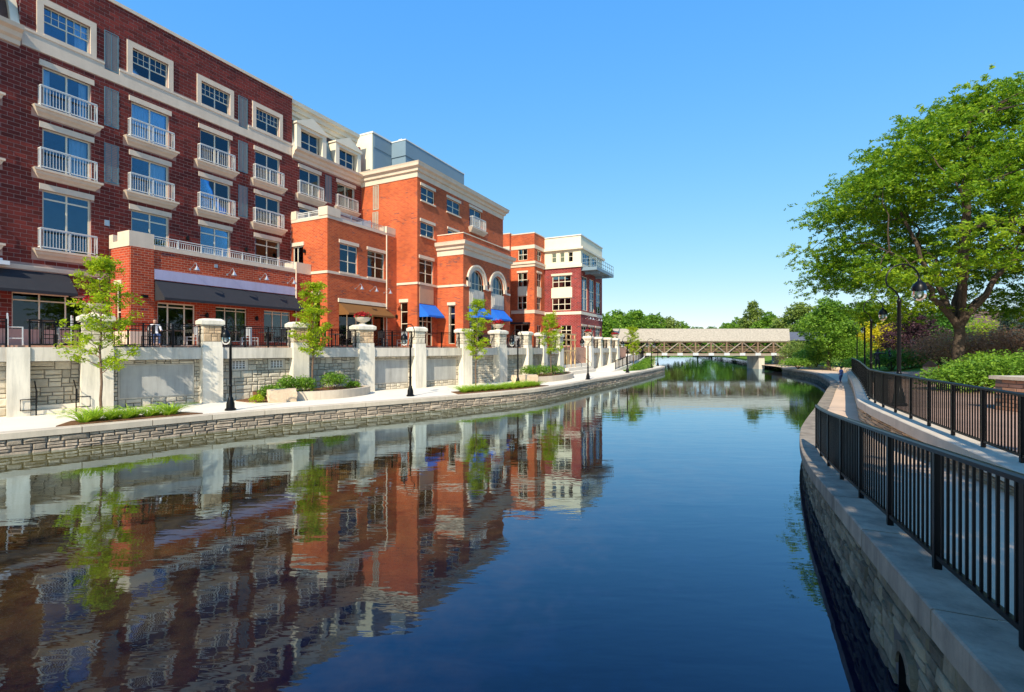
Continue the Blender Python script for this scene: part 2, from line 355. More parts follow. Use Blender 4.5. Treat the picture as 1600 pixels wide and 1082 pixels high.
def window(parent, p, rz, w, h, xs=None, zs=None, fw=.06, glass='glass', fmat='frame', cur=None, rec=.10, grid=None, cw_=None):
    """opening w x h, p = its lower left outer corner; xs / zs = mullion fractions; cur = list of (u0,u1) curtain fractions"""
    xs = xs or []; zs = zs or []
    key = ('win', w, h, tuple(xs), tuple(zs), fw, fmat, rec, grid)
    def mk():
        b = MB(); t = .07
        b.box(0,fw,rec,rec+t,0,h).box(w-fw,w,rec,rec+t,0,h).box(fw,w-fw,rec,rec+t,0,fw).box(fw,w-fw,rec,rec+t,h-fw,h)
        for x in xs: b.box(x*w-fw/2, x*w+fw/2, rec+.003, rec+t-.003, fw, h-fw)
        ed = [fw]+[v for x in xs for v in (x*w-fw/2, x*w+fw/2)]+[w-fw]
        for z in zs:
            for i in range(0, len(ed), 2): b.box(ed[i], ed[i+1], rec+.006, rec+t-.006, z*h-fw/2, z*h+fw/2)
        if grid:                                   # thin glazing bars (z0 fraction, columns, rows) in the upper sash
            z0, gc, gr = grid
            for i in range(0, len(ed), 2):
                for k in range(1, gc): x = ed[i]+(ed[i+1]-ed[i])*k/gc; b.box(x-.012, x+.012, rec+.012, rec+.03, z0*h, h-fw)
                for k in range(1, gr): z = z0*h+(h-fw-z0*h)*k/gr; b.box(ed[i], ed[i+1], rec+.013, rec+.029, z-.012, z+.012)
        return b.mesh('window', fmat)
    o = place('window', cached(key, mk), parent, rel(parent, p), rz)
    cx = [0]+list(xs)+[1]; cz = [0]+list(zs)+[1]
    for i in range(len(cx)-1):
        for j in range(len(cz)-1):
            x0 = cx[i]*w+(fw if i == 0 else fw/2); x1 = cx[i+1]*w-(fw if i == len(cx)-2 else fw/2)
            z0 = cz[j]*h+(fw if j == 0 else fw/2); z1 = cz[j+1]*h-(fw if j == len(cz)-2 else fw/2)
            a, b_ = round(x1-x0, 3), round(z1-z0, 3)
            me = cached(('pane', a, b_, glass), lambda: MB().box(0,a,0,.012,0,b_).mesh('pane', glass))
            place('pane', me, o, (x0, rec+.031, z0))
    if cur:
        for (a, b_) in cur:
            key2 = ('cur', w, h, a, b_)
            def mk2():
                m_ = MB(); k = max(6, int((b_-a)*w/.045)); vs = []; fs = []
                for i in range(k+1):
                    x = (a+(b_-a)*i/k)*w; y = rec+.22+.03*math.sin(i*1.9)+.012*math.sin(i*5.3)
                    vs += [(x,y,.03),(x,y,h-.04)]
                    if i: fs.append((2*i-2,2*i,2*i+1,2*i-1))
                return m_.add(vs, fs).mesh('curtain', 'curtain')
            place('curtain', cached(key2, mk2), o, (0, 0, 0))
    return o
def lintel(parent, p, rz, w, h=.28, d=.07, name='lintel', mat='cream'):
    me = cached((name, w, h, d, mat), lambda: MB().box(0,w,-d,.05,0,h).mesh(name, mat))
    return place(name, me, parent, rel(parent, p), rz)
def balcony(parent, p, rz, w=2.75, dep=.36, rw=2.25, rh=1.0, mat='cream'):
    def slab():
        b = MB(); prof = [(0,.51),(-dep,.51),(-dep,.41),(-dep+.07,.38),(-dep+.12,.26),(-dep+.24,.16),(-dep+.30,.07),(0,.07)]
        k = len(prof)
        for s_ in (-1, 1):
            for (y_, z_) in prof: b.v.append((s_*(w/2-(dep+y_ if y_ < 0 else (.30 if z_ < .2 else 0))*.8), y_, z_))
        b.f += [tuple(range(k)), tuple(range(2*k-1, k-1, -1))]+[(i, (i+1) % k, (i+1) % k+k, i+k) for i in range(k)]
        return b.mesh('balcony', mat)
    o = place('balcony', cached(('slab', w, dep, mat), slab), parent, rel(parent, p), rz)
    def rail():
        b = MB(); a = rw/2; y = -dep+.10
        for x in (-a, 0, a): b.box(x-.02, x+.02, y-.02, y+.02, .51, .51+rh+.02)
        for z in (.60, .51+rh-.05): b.box(-a, a, y-.02, y+.02, z, z+.045)
        b.box(-a, a, y-.03, y+.03, .51+rh, .51+rh+.04)
        k = int(rw/.115)
        for i in range(1, k):
            x = -a+rw*i/k; b.box(x-.007, x+.007, y-.007, y+.007, .64, .51+rh-.05)
        for x in (-a, a):
            b.box(x-.02, x+.02, y, -.002, .51+rh-.02, .51+rh+.02).box(x-.02, x+.02, y, -.002, .60, .64)
            for k2 in (1, 2): b.box(x-.01, x+.01, y+.12*k2-.01, y+.12*k2+.01, .64, .51+rh-.02)
        return b.mesh('railing', 'white')
    place('railing', cached(('brail', w, dep, rw, rh), rail), o, (0, 0, 0))
    return o
def shutter(parent, p, rz, w, h, mat='shutter'):
    def mk():
        b = MB(); b.box(0,w,-.03,.04,0,.04).box(0,w,-.03,.04,h-.04,h).box(0,.04,-.03,.04,.04,h-.04).box(w-.04,w,-.03,.04,.04,h-.04)
        b.box(w/2-.015,w/2+.015,-.02,.04,.04,h-.04).box(.04,w-.04,.02,.04,.04,h-.04)
        k = int(h/.09)
        for i in range(k):
            z = .05+(h-.1)*i/k; b.add([(.04,-.02,z),(w-.04,-.02,z),(w-.04,.018,z+.07),(.04,.018,z+.07)], [(0,1,2,3)])
        return b.mesh('shutter', mat)
    return place('shutter', cached(('sh', w, h, mat), mk), parent, rel(parent, p), rz)
def cornice(parent, fr, u0, u1, prof, mat='cream', name='cornice'):
    return MB().extr(prof, fr, u0, u1).build(name, mat, parent)
def awning(parent, fr, u0, u1, z1, z0, dep, mat, val=.14, name='awning'):
    b = MB()
    prof = [(0, z1), (-dep, z0), (-dep, z0-val), (-dep+.02, z0-val), (-dep+.02, z0-.02), (-.02, z1-.03), (-.02, z1-.001)]
    b.extr(prof[:6], fr, u0, u1)
    for u, s in ((u0+.004, .012), (u1-.016, .012)):      # closed triangular ends
        b.extr([(-.022, z1-.03), (-dep+.022, z0-.02), (-dep+.022, z0-val), (-.022, z0-val)], fr, u, u+s)
    return b.build(name, mat, parent)
def gooseneck(parent, p, rz):
    def mk():
        b = MB(); pts = [(0,0,0)]+[(0, -.25-.25*math.sin(t)*.9-.02, .12+.22*math.sin(t)) for t in (0,.5,1.0,1.5)]+[(0,-.62,.28),(0,-.68,.12)]
        b.tube(pts, .018, 6); b.lathe([(.035,0),(.04,-.06),(.055,-.1)], 0, -.68, 10)
        b.tube([(0,.0,0),(0,-.03,0)], .06, 8)
        b.lathe([(.03,.14),(.06,.08),(.12,-.02),(.17,-.10),(.16,-.10),(.05,.02)], 0, -.68, 14)
        return b.mesh('gooseneck_light', 'galv', smooth=True)
    return place('gooseneck_light', cached('goose', mk), parent, rel(parent, p), rz)
def sconce(parent, p, rz):
    def mk():
        b = MB(); b.box(-.05,.05,-.03,0,-.1,.1).lathe([(.05,-.14),(.085,-.1),(.085,.08),(.03,.16)], 0, -.12, 8).box(-.02,.02,-.12,-.02,.02,.06)
        return b.mesh('wall_light', 'black')
    return place('wall_light', cached('sconce', mk), parent, rel(parent, p), rz)
# --- screen size of a piece, used only to decide which repeats become single objects
def scr(p):
    dx, dy = p[0]-CAMX, p[1]-CAMY; Y = -.449*dx+.8935*dy; X = .8935*dx+.449*dy
    if Y < .3: return None
    return (800+766*X/Y, 545-766*(p[2]-EYE)/Y, 766/Y)
def shown(p, s):
    q = scr(p)
    if q is None or not (-15 < q[0] < 1615 and -15 < q[1] < 1097): return 0
    return s*q[2]
def ashlar(u0, u1, z0, z1, rng, ch=.30, wmin=.26, wmax=.62, gap=.018, skip=None):
    out = []; rows = max(1, round((z1-z0)/ch)); H = (z1-z0)/rows
    for r in range(rows):
        a = u0; zz = z0+r*H
        while a < u1-1e-6:
            w = min(rng.uniform(wmin, wmax)*(1 if rng.random() < .8 else 1.35), u1-a)
            if u1-a-w < wmin*.6: w = u1-a
            t = rng.random()
            if t < .38: cells = [(a, a+w, zz, zz+H)]
            else:
                f = rng.choice([.38, .5, .62]); cells = []
                for (c0, c1) in ((zz, zz+f*H), (zz+f*H, zz+H)):
                    if w > wmin*1.7 and rng.random() < .45:
                        k = rng.uniform(.38, .62); cells += [(a, a+k*w, c0, c1), (a+k*w, a+w, c0, c1)]
                    else: cells.append((a, a+w, c0, c1))
            for c in cells:
                c = (c[0]+gap/2, c[1]-gap/2, c[2]+gap/2, c[3]-gap/2)
                if not (skip and skip(c)): out.append(c)
            a += w
    return out
STV = []
def stone_variants():
    rng = random.Random(3)
    for k in range(8):
        vs = []; j = lambda s: rng.uniform(-s, s)
        for (x, z) in ((-.5,-.5),(.5,-.5),(.5,.5),(-.5,.5)): vs.append((x, 0, z))
        for (x, z) in ((-.5,-.5),(.5,-.5),(.5,.5),(-.5,.5)): vs.append((x*(1-.02-rng.random()*.05), -.55+j(.12), z*(1-.02-rng.random()*.08)))
        for (x, z) in ((-.5,-.5),(.5,-.5),(.5,.5),(-.5,.5)): vs.append((x*(.80+j(.08)), -1+j(.22), z*(.66+j(.12))))
        vs.append((j(.15), -1.1+j(.2), j(.12)))
        fs = [(0,1,5,4),(1,2,6,5),(2,3,7,6),(3,0,4,7),(4,5,9,8),(5,6,10,9),(6,7,11,10),(7,4,8,11),(8,9,12),(9,10,12),(10,11,12),(11,8,12)]
        STV.append((vs, fs))
stone_variants()
def pieces(name, rects, frame, depth, mat, parent_of, stuff_parent, limit=300, minpx=4., rng=random.Random(5)):
    """rects in (u, z); frame(u) -> (x, y, rz) of the face; the largest on screen become single objects, the rest one mesh"""
    L_ = []
    for r in rects:
        u, z = (r[0]+r[1])/2, (r[2]+r[3])/2; x, y, rz = frame(u)
        L_.append((shown((x, y, z), math.sqrt((r[1]-r[0])*(r[3]-r[2]))), r, (x, y, z, rz)))
    L_.sort(key=lambda t: -t[0])
    rest = MB(); tints = []
    for i, (px, r, (x, y, z, rz)) in enumerate(L_):
        k = rng.randrange(len(STV)); sx_, sy_, sz_ = r[1]-r[0], depth*rng.uniform(.75, 1.3), r[3]-r[2]
        if i < limit and px > minpx:
            me = cached(('stone', k, mat), lambda: MB().add(*STV[k]).mesh(name, mat))
            par = parent_of(r) if callable(parent_of) else parent_of
            o = link(name, me, par)
            q = Matrix.Translation((x, y, z)) @ Matrix.Rotation(rz, 4, 'Z')
            wp = Matrix.Translation(wloc(par))
            o.matrix_basis = (wp.inverted() @ q) @ Matrix.Diagonal((sx_, sy_, sz_, 1))
        else:
            c, s = math.cos(rz), math.sin(rz); b = len(rest.v)
            for (a, bb, cc) in STV[k][0]:
                a *= sx_; bb *= sy_; rest.v.append((x+a*c-bb*s, y+a*s+bb*c, z+cc*sz_))
            rest.f += [tuple(b+q for q in f) for f in STV[k][1]]; tints += [rng.random()]*len(STV[k][1])
    if rest.v:
        o = rest.build(name+'_facing', mat, stuff_parent)
        at = o.data.attributes.new('tint', 'FLOAT', 'FACE'); at.data.foreach_set('value', tints)
        o['kind'] = 'stuff'
# --- smooth plan curves
class Path:
    def __init__(s, pts, step=.25):
        P = [Vector((p[0], p[1], p[2] if len(p) > 2 else 0)) for p in pts]
        Q = [P[0]*2-P[1]]+P+[P[-1]*2-P[-2]]; out = []
        for i in range(1, len(Q)-2):
            k = max(2, int((Q[i+1]-Q[i]).length/step))
            for j in range(k):
                t = j/k; a, b, c, d_ = Q[i-1], Q[i], Q[i+1], Q[i+2]
                out.append(.5*((2*b)+(c-a)*t+(2*a-5*b+4*c-d_)*t*t+(3*b-a-3*c+d_)*t**3))
        out.append(P[-1]); s.p = out; s.a = [0.]
        for i in range(1, len(out)): s.a.append(s.a[-1]+(out[i]-out[i-1]).to_2d().length)
        s.len = s.a[-1]
    def at(s, a):
        a = min(max(a, 0), s.len); import bisect
        i = min(max(bisect.bisect_right(s.a, a)-1, 0), len(s.p)-2); t = (a-s.a[i])/max(1e-9, s.a[i+1]-s.a[i])
        return s.p[i].lerp(s.p[i+1], t), (s.p[i+1]-s.p[i]).to_2d().normalized()
    def off(s, a, o):          # o > 0: to the right of travel
        p, t = s.at(a); return Vector((p.x+t.y*o, p.y-t.x*o, p.z))
def sweep(path, a0, a1, prof, step=.4, zabs=False):
    """prof: (offset right of travel, z relative to the path unless zabs)"""
    b = MB(); n_ = max(1, int((a1-a0)/step)); k = len(prof)
    for i in range(n_+1):
        a = a0+(a1-a0)*i/n_
        for (o, z) in prof:
            q = path.off(a, o); b.v.append((q.x, q.y, z if zabs else q.z+z))
    for i in range(n_):
        for j in range(k):
            j2 = (j+1) % k; b.f.append((i*k+j, i*k+j2, (i+1)*k+j2, (i+1)*k+j))
    b.f.append(tuple(range(k))[::-1]); b.f.append(tuple(n_*k+j for j in range(k)))
    return b
# --- foliage
def leafmesh(name, C, size, mat, rs, aspect=.5, droop=0., tint=None, up=.3):
    C = np.asarray(C, float); n_ = len(C)
    d = rs.normal(size=(n_, 3)); d[:, 2] = d[:, 2]*.6-droop; d /= np.linalg.norm(d, axis=1)[:, None]
    nn = rs.normal(size=(n_, 3)); nn[:, 2] += up*2
    s_ = np.cross(d, nn); s_ /= np.linalg.norm(s_, axis=1)[:, None]+1e-9
    sz = size*rs.uniform(.6, 1.4, n_)
    V = np.empty((n_, 4, 3)); h = (d.T*sz).T; w = (s_.T*sz*aspect*.5).T
    V[:, 0] = C-h*.5; V[:, 1] = C+w; V[:, 2] = C+h*.5; V[:, 3] = C-w
    me = bpy.data.meshes.new(name)
    me.vertices.add(4*n_); me.vertices.foreach_set('co', V.ravel())
    me.loops.add(4*n_); me.loops.foreach_set('vertex_index', np.arange(4*n_))
    me.polygons.add(n_); me.polygons.foreach_set('loop_start', np.arange(0, 4*n_, 4))
    me.update(calc_edges=True)
    t = rs.uniform(0, 1, n_) if tint is None else np.clip(tint, 0, 1)
    at = me.attributes.new('tint', 'FLOAT', 'FACE'); at.data.foreach_set('value', t.astype(np.float32))
    me.materials.append(L[mat]); return me
def clumps(centers, radii, per, rs, flat=.6, shell=.55):
    C = []; T = []
    for c, r in zip(centers, radii):
        k = max(4, int(per*r*r)); v = rs.normal(size=(k, 3)); v /= np.linalg.norm(v, axis=1)[:, None]
        q = rs.uniform(shell, 1, k)**.7; P = v*(q*r)[:, None]; P[:, 2] *= flat
        C.append(P+np.asarray(c)); T.append(np.clip(.45+rs.normal(0, .22, k)+rs.normal(0, .12), 0, 1))
    return np.concatenate(C), np.concatenate(T)
# ------------------------------------------------------------------ plan curves shared by banks, walls and rails
WATER, PROM, PLAZA, TERR, LEDGE = 0., .67, 1.43, 3.33, 3.25
LB = Path([cw(*p) for p in ((-46,-16),(-30,0),(-22,8.2),(-15.2,14.57),(-11.35,18.9),(-8.7,21.4),(-6.2,23.5),(-3.7,25.7),(-1.0,28.2),(1.6,31.0),(4.1,35.2),(6.4,39.6),(10.4,46.8),(14.0,53.6),(18.2,62),(20.8,67.2),(21.9,70.6),(22.1,73.8),(21.4,78),(20.6,84),(22,95),(31,140),(56,240))])
RBP = ((0.2,-6),(1.0,-2),(1.9,.8),(2.75,2.71),(3.26,3.86),(3.95,5.39),(5.15,8.0),(6.15,10.1),(7.5,12.65),(8.75,14.8),(10.2,17.0),(13.95,22.3),(18.6,29),(24.2,37.2),(28.9,45.7),(32.3,53),(35.2,63),(37.6,72),(39.2,80),(42,92),(52,125),(84,240))
def zramp(Y):
    t = min(max((Y-3.18)/(12.4-3.18), -.35), 1); return EYE-(1.908+t*(2.53-1.908))
RB = Path([(*cw(*p), zramp(p[1])) for p in RBP])
UPP = ((4.6,-2),(5.6,1),(6.45,4),(7.15,6),(7.84,7.53),(8.4,8.76),(8.93,9.95),(9.44,11.1),(10.0,12.3),(10.5,13.4),(11.1,14.67),(11.7,15.8),(12.35,16.95),(15.5,21.6),(19.4,27.4),(23,32.9),(26,37.5))
UP = Path([(*cw(*p), PLAZA) for p in UPP])
def polyline(path, a0, a1, off, step=.5):
    n_ = max(2, int((a1-a0)/step)); return [path.off(a0+(a1-a0)*i/n_, off).to_2d() for i in range(n_+1)]
# ------------------------------------------------------------------ ground, water, promenade, terrace floor, right path, plaza
gx, gy = cw(0, 60)
structure(MB().box(gx-1500, gx+1500, gy-1500, gy+1500, -1.2, -.7).build('ground', 'soil'))
XS = [-400.]+list(np.arange(-60, 61, 1.5))+[400.]; YS = [-340.]+list(np.arange(-20, 111, 1.5))+[460.]
b = MB(); b.v = [(*cw(X, Y), 0.) for Y in YS for X in XS]; k = len(XS)
b.f = [(j*k+i, j*k+i+1, (j+1)*k+i+1, (j+1)*k+i) for j in range(len(YS)-1) for i in range(k-1)]
o = structure(b.build('water', 'water')); V = np.array(b.v)[:, :2]; Q = np.array([p.to_2d() for p in LB.p])[::2]
sd = np.sqrt(((V[:, None, :]-Q[None])**2).sum(-1)).min(1)
at_ = o.data.attributes.new('shore', 'FLOAT', 'POINT'); at_.data.foreach_set('value', sd.astype(np.float32))
# left promenade: from the bank edge back under the terrace
edge = polyline(LB, 0, LB.len, -.42, 1.0)
far = [Vector(cw(*p)) for p in ((30,250),(-60,250),(-120,120),(-90,-20))]
structure(MB().prism(edge+far, -.9, PROM).build('promenade', 'walk'))
# terrace wall line: three straight runs of pillars
A0 = Vector((-16.5, 20.1)); U1 = Vector((.683, .731)).normalized()
def onrun(px, A, U):
    k = (px-800)/766; t = (k*A.y-A.x)/(U.x-k*U.y); return A+U*t
PIL = {}
for i, px in enumerate((29, 153, 333, 471, 574, 658, 731, 787)): PIL[i] = onrun(px, A0, U1)
PIL[-1] = PIL[0]-U1*4.0; PIL[-2] = PIL[-1]-U1*3.8; PIL[-3] = PIL[-2]-U1*3.8
for i, p in ((8,(1.53,40.27)),(9,(2.99,43.2)),(10,(4.76,46.7)),(11,(9.1,55.3)),(12,(10.8,58.7)),(13,(12.6,62.3)),(14,(14.3,65.7))): PIL[i] = Vector(p)
PW = {k: Vector(cw(p.x, p.y)) for k, p in PIL.items()}
tl = [PW[k] for k in range(-3, 15)]
ins = []
for i, p in enumerate(tl):
    t = (tl[min(i+1, len(tl)-1)]-tl[max(i-1, 0)]).normalized(); ins.append(p+Vector((-t.y, t.x))*.62)
e14 = PW[14]
t01 = (PW[1]-PW[0]).normalized(); n01 = Vector((-t01.y, t01.x))
k0 = 3; ins[k0:k0+2] = [ins[k0]+t01*.3, PW[0]+t01*.3+n01*1.07, PW[1]-t01*.45+n01*1.07, ins[k0+1]-t01*.45]
structure(MB().prism([tuple(p) for p in ins]+[(e14.x-.5, e14.y+6), (-16, e14.y+6), (-16, -14)], PROM+.004, TERR).build('terrace', 'pavers'))
# right path (a ramp near the viewer), then level along the canal
b = MB(); st = [-6+.5*i for i in range(88)]+[38+2.*i for i in range(22)]
def interp(P, Y):
    for (x0, y0), (x1, y1) in zip(P, P[1:]):
        if y0 <= Y <= y1: return x0+(x1-x0)*(Y-y0)/(y1-y0)
    return P[0][0] if Y < P[0][1] else P[-1][0]
def edgeR(Y): return interp(RBP, Y)
def upR(Y): return interp(UPP, Y) if Y < 37.5 else edgeR(Y)+4.2
for i, Y in enumerate(st):
    xl, xr = edgeR(Y)+.36, (upR(Y)+.2)
    for X in (xl, xr): b.v.append((*cw(X, Y), zramp(Y)-.004))
    if i: b.f.append((2*i-2, 2*i-1, 2*i+1, 2*i))
structure(b.build('path', 'pathmat'))
# plaza behind the upper wall, and the planted land towards the bridge
pl = [tuple(Vector(cw(upR(Y)+.12, Y))) for Y in [-2+1.5*i for i in range(27)]]+[cw(40,39), cw(120,60), cw(120,-30), cw(8,-30), cw(4.5,-6)]
structure(MB().prism(pl, -.9, PLAZA).build('plaza', 'pavers'))
b = MB(); rows = []
for Y in [37.5+2.5*i for i in range(84)]:
    x0 = edgeR(Y)+4.0; r = []
    for k, (dx, z) in enumerate(((0,.66),(.02,1.02),(1.5,1.25),(4,1.6),(9,2.1),(20,2.4),(60,2.6),(200,3.0))):
        r.append((*cw(x0+dx, Y), z+.12*math.sin(Y*.7+dx) * (k > 1)))
    rows.append(r)
for i, r in enumerate(rows):
    b.v += r
    if i:
        k = len(r)
        for j in range(k-1): b.f.append(((i-1)*k+j, (i-1)*k+j+1, i*k+j+1, i*k+j))
structure(b.build('lawn', 'grass', smooth=True))
b = MB(); b.prism([cw(-200,236), cw(300,236), cw(300,700), cw(-200,700)], -.9, 1.2); structure(b.build('far_bank', 'grass'))
# ------------------------------------------------------------------ embankments: core wall, single coping blocks, single stones
def bank(name, label, path, a0, a1, s0, s1, ztop, cth, cmat, smat, side, cwid, ch, seed, limit, wmin, wmax, skip=None, depth=.05, inset=.05, corelow=-.8):
    p0 = path.at(a0)[0]; t = thing(name, label, 'canal wall', (p0.x, p0.y, 0))
    s = side                                    # +1: water on the right of travel
    sweep(path, s0, s1, [(s*-inset, -.9), (s*-inset, ztop-cth-.002) , (s*-(inset+.34), ztop-cth-.002), (s*-(inset+.34), -.9)] if path is LB else
          [(s*-inset, -2.4), (s*-inset, -cth-.002), (s*-(inset+.34), -cth-.002), (s*-(inset+.34), -2.4)], .5, path is LB).build('core', 'bank', t)
    rng = random.Random(seed); a = s0
    while a < s1-.2:                            # coping blocks
        w = min(rng.uniform(1.7, 2.6), s1-a); h = cth
        pr = [(s*.05, -h), (s*.05, -.015), (s*.035, 0), (s*-cwid, 0), (s*-cwid, -h)]
        pr = [(o, z+rng.uniform(-.004, .004)+.012) for o, z in pr]
        if path is LB: pr = [(o, z+ztop) for o, z in pr]
        sweep(path, a+.011, a+w-.011, pr, .35, path is LB).build('coping_block', cmat, t); a += w
    rects = []
    def fr(u):
        q = path.off(u, s*-inset); d = path.at(u)[1]; return (q.x, q.y, math.atan2(d.y, d.x)+(math.pi if s < 0 else 0))
    if path is LB: rects = ashlar(s0, s1, -.12, ztop-cth, rng, ch, wmin, wmax)
    else:
        for r in ashlar(s0, s1, -1.0, .0, rng, ch, wmin, wmax):     # courses follow the sloping coping
            z = path.at((r[0]+r[1])/2)[0].z-cth; k = (z+.12)
            f = lambda v: -.12+(v+1.0)*k
            c = (r[0], r[1], f(r[2])+.002, f(r[3])-.002)
            if not (skip and skip(c)): rects.append(c)
    pieces('stone', rects, fr, depth, smat, t, t, limit, 4.)
    return t
def apath(path, px):        # arc length at which a path crosses a given column of the view (near part)
    best = min(((abs((scr(path.at(a)[0]) or (9e9,))[0]-px), a) for a in np.arange(0, path.len, .1)), key=lambda q: q[0]); return best[1]
aL0 = 18.; aL1 = LB.len-105
bank('embankment_wall', 'low grey stone canal wall with tan coping along the left promenade', LB, 30., LB.len, aL0, aL1, PROM, .20, 'coping', 'bankstone', 1, .45, .19, 11, 300, .30, .75)
aC = None
for a in np.arange(0, 20, .05):
    q = scr(RB.at(a)[0])
    if q and abs(q[0]-1404) < 8 and q[2] < 300: aC = a; break
aC = aC or 10.
def culv(c): return c[0] < aC+.30 and c[1] > aC-.30 and c[2] < .54
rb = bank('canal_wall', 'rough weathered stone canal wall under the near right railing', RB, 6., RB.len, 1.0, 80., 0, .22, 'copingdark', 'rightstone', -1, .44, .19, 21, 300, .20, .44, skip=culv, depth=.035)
q = RB.off(aC, .03); d = RB.at(aC)[1]
b = MB(); ring = [(.16*math.cos(i*math.pi/8), .30+.17*math.sin(i*math.pi/8)) for i in range(9)]
oring = [(.27*math.cos(i*math.pi/8), .30+.26*math.sin(i*math.pi/8)) for i in range(9)]
Lp = lambda u, o, z: (q.x+d.x*u+d.y*o, q.y+d.y*u-d.x*o, z)
for i in range(8):
    p4 = [ring[i], ring[i+1], oring[i+1], oring[i]]
    b.add([Lp(u, -.045, z) for u, z in p4]+[Lp(u, .02, z) for u, z in p4], [(0,1,2,3),(4,5,6,7),(0,1,5,4),(2,3,7,6)])
b.build('culvert_arch', 'rightstone', rb)
MB().add([Lp(u, -.02, z) for u, z in [(.16,-.1)]+ring+[(-.16,-.1)]], [tuple(range(11))]).build('culvert_shade_sheet', MAT('culvert_shade_paint', (.006, .006, .006), 1., .1, 2, spec=0.), rb)  # flat black sheet on the wall, painted as the dark inside the drain

# ------------------------------------------------------------------ the maroon hotel
H = thing('hotel_building', 'tall maroon brick hotel with white balconies, the largest building on the left', 'building', (0, 18, TERR))
rh = random.Random(9)
cols = [8.25, 12.0, 15.78, 19.54, 23.27, 26.92, 30.65]; hol = []; BX = []      # openings, and areas free of brick
def opening(u0, u1, z0, z1): hol.append((u0, u1, z0, z1)); BX.append((u0-.01, u1+.01, z0, z1))
for c in cols[1:5]: opening(c-.93, c+.93, 18.5, 19.92); BX.append((c-1.2, c+1.2, 18.3, 20.22))
for k, c in enumerate(cols):
    for r, z in enumerate((14.87, 11.87)):
        opening(c-.96, c+.96, z, z+2.06); BX.append((c-1.1, c+1.1, z+2.05, z+2.36))
    if k < 2: opening(c-.96, c+.96, 8.0, 10.93)
    elif k < 5: opening(c-.96, c+.96, 8.6, 10.93)
    if k < 5: BX.append((c-1.1, c+1.1, 10.92, 11.22))
shop = [(9.95, 12.75, 3.62, 5.86), (5.2, 8.6, 3.62, 5.86)]
for s_ in shop: opening(*s_)
w = MB(); fx = FX(0.)
holes_wall(w, fx, 3., 32.6, 3.3, 17.5, [h for h in hol if h[3] < 17.5]); holes_wall(w, fx, 10.2, 25.3, 17.5, 21.78, [h for h in hol if h[2] > 17.5])
w.build('wall', 'mortar', H)
w = MB(); w.box(-15, -.25, 3.0, 3.2, 3.3, 17.5).box(-15, -.25, 32.4, 32.6, 3.3, 20.9).box(-15.2, -15, 3, 32.6, 3.3, 20.9)
w.box(-6, -.3, 10.2, 10.4, 17.5, 21.7).box(-6, -.3, 25.1, 25.3, 17.5, 21.7); w.build('rear_wall', 'redbrick', H)
MB().box(-15, -1.2, 3, 32.6, 20.7, 20.9).box(-6, -.3, 10.4, 25.1, 21.2, 21.4).box(-15, -.3, 3.2, 32.4, 17.1, 17.3).build('roof', 'roofing', H)
for z in (7.4, 11.3, 14.3): MB().box(-14.9, -.35, 3.3, 32.3, z, z+.2).build('floor_slab', 'interior', H)
MB().box(-3.2, -3.0, 3.3, 32.3, 3.4, 17.0).build('partition', 'interior', H)
# bricks
BX += [(10.15, 25.35, 17.5, 18.42), (3, 13.8, 6.9, 7.2), (13.78, 25.3, 3, 8.72), (25.2, 33, 3, 12.5), (3, 10.2, 17.4, 30), (25.3, 33, 17.4, 30), (3, 13.78, 3.2, 4.12)]
for c0 in (13.55, 21.07): BX += [(c0, c0+.66, 18.1, 20.16), (c0, c0+.66, 15.08, 17.17), (c0, c0+.66, 12.08, 14.17)]
BX.append((28.43, 29.07, 15.06, 17.18))
for k, c in enumerate(cols):
    for z in (14.36, 11.36) + ((7.48,) if k < 2 else ()): BX.append((c-1.37, c+1.37, z, z+.5))
bh, bl, gp = .197, .445, .018
rects = []; z = 4.13; row = 0
while z < 21.7:
    zc = z+bh/2; cuts = sorted([(u0, u1) for (u0, u1, a, c_) in BX if a < zc < c_]); u = 6.2; free = []
    for (u0, u1) in cuts:
        if u0 > u: free.append((u, u0))
        u = max(u, u1)
    if u < 32.45: free.append((u, 32.45))
    for (f0, f1) in free:
        k = math.floor((f0-(row % 2)*bl/2)/bl); x = k*bl+(row % 2)*bl/2
        while x < f1:
            a, c_ = max(x, f0)+gp/2, min(x+bl, f1)-gp/2
            if c_-a > .05: rects.append((a, c_, z+gp/2, z+bh-gp/2))
            x += bl
    z += bh; row += 1
rects = [r for r in rects if not (r[2] > 17.45 and not 10.2 < r[0] < 25.3)]
STONES = list(STV); STV[:] = [([(-.5,0,-.5),(.5,0,-.5),(.5,0,.5),(-.5,0,.5),(-.49,-1,-.47),(.49,-1,-.47),(.49,-1,.47),(-.49,-1,.47)],
                               [(0,1,5,4),(1,2,6,5),(2,3,7,6),(3,0,4,7),(4,5,6,7)])]
pieces('brick', rects, lambda u: (0., u, RX), .013, 'maroon', H, H, 300, 3., random.Random(2))
STV[:] = STONES
MB().box(.0, .05, 3, 13.78, 3.3, 4.12).build('plinth', MAT('pink_granite', (.42, .27, .22), .6, .1, 3), H)
for k, c in enumerate(cols[1:5]):
    def sur():
        b_ = MB(); b_.box(-1.19,1.19,-.07,.02,1.42,1.72).box(-1.19,-.93,-.07,.02,-.1,1.42).box(.93,1.19,-.07,.02,-.1,1.42).box(-.93,.93,-.09,.1,-.1,0)
        return b_.mesh('window_surround', 'cream')
    place('window_surround', cached('sur', sur), H, rel(H, (0, c, 18.5)), RX)
    window(H, (0, c-.93, 18.5), RX, 1.86, 1.42, [.5], [.48], .055, cur=rh.choice([None, [(.72, .97)], [(.03, .25), (.75, .97)]]), grid=(.48, 3, 2))
curs = [[(.03, .97)], [(.03, .5)], [(.52, .97)], [(.03, .2), (.8, .97)], [(.03, .97)], [(.6, .97)]]
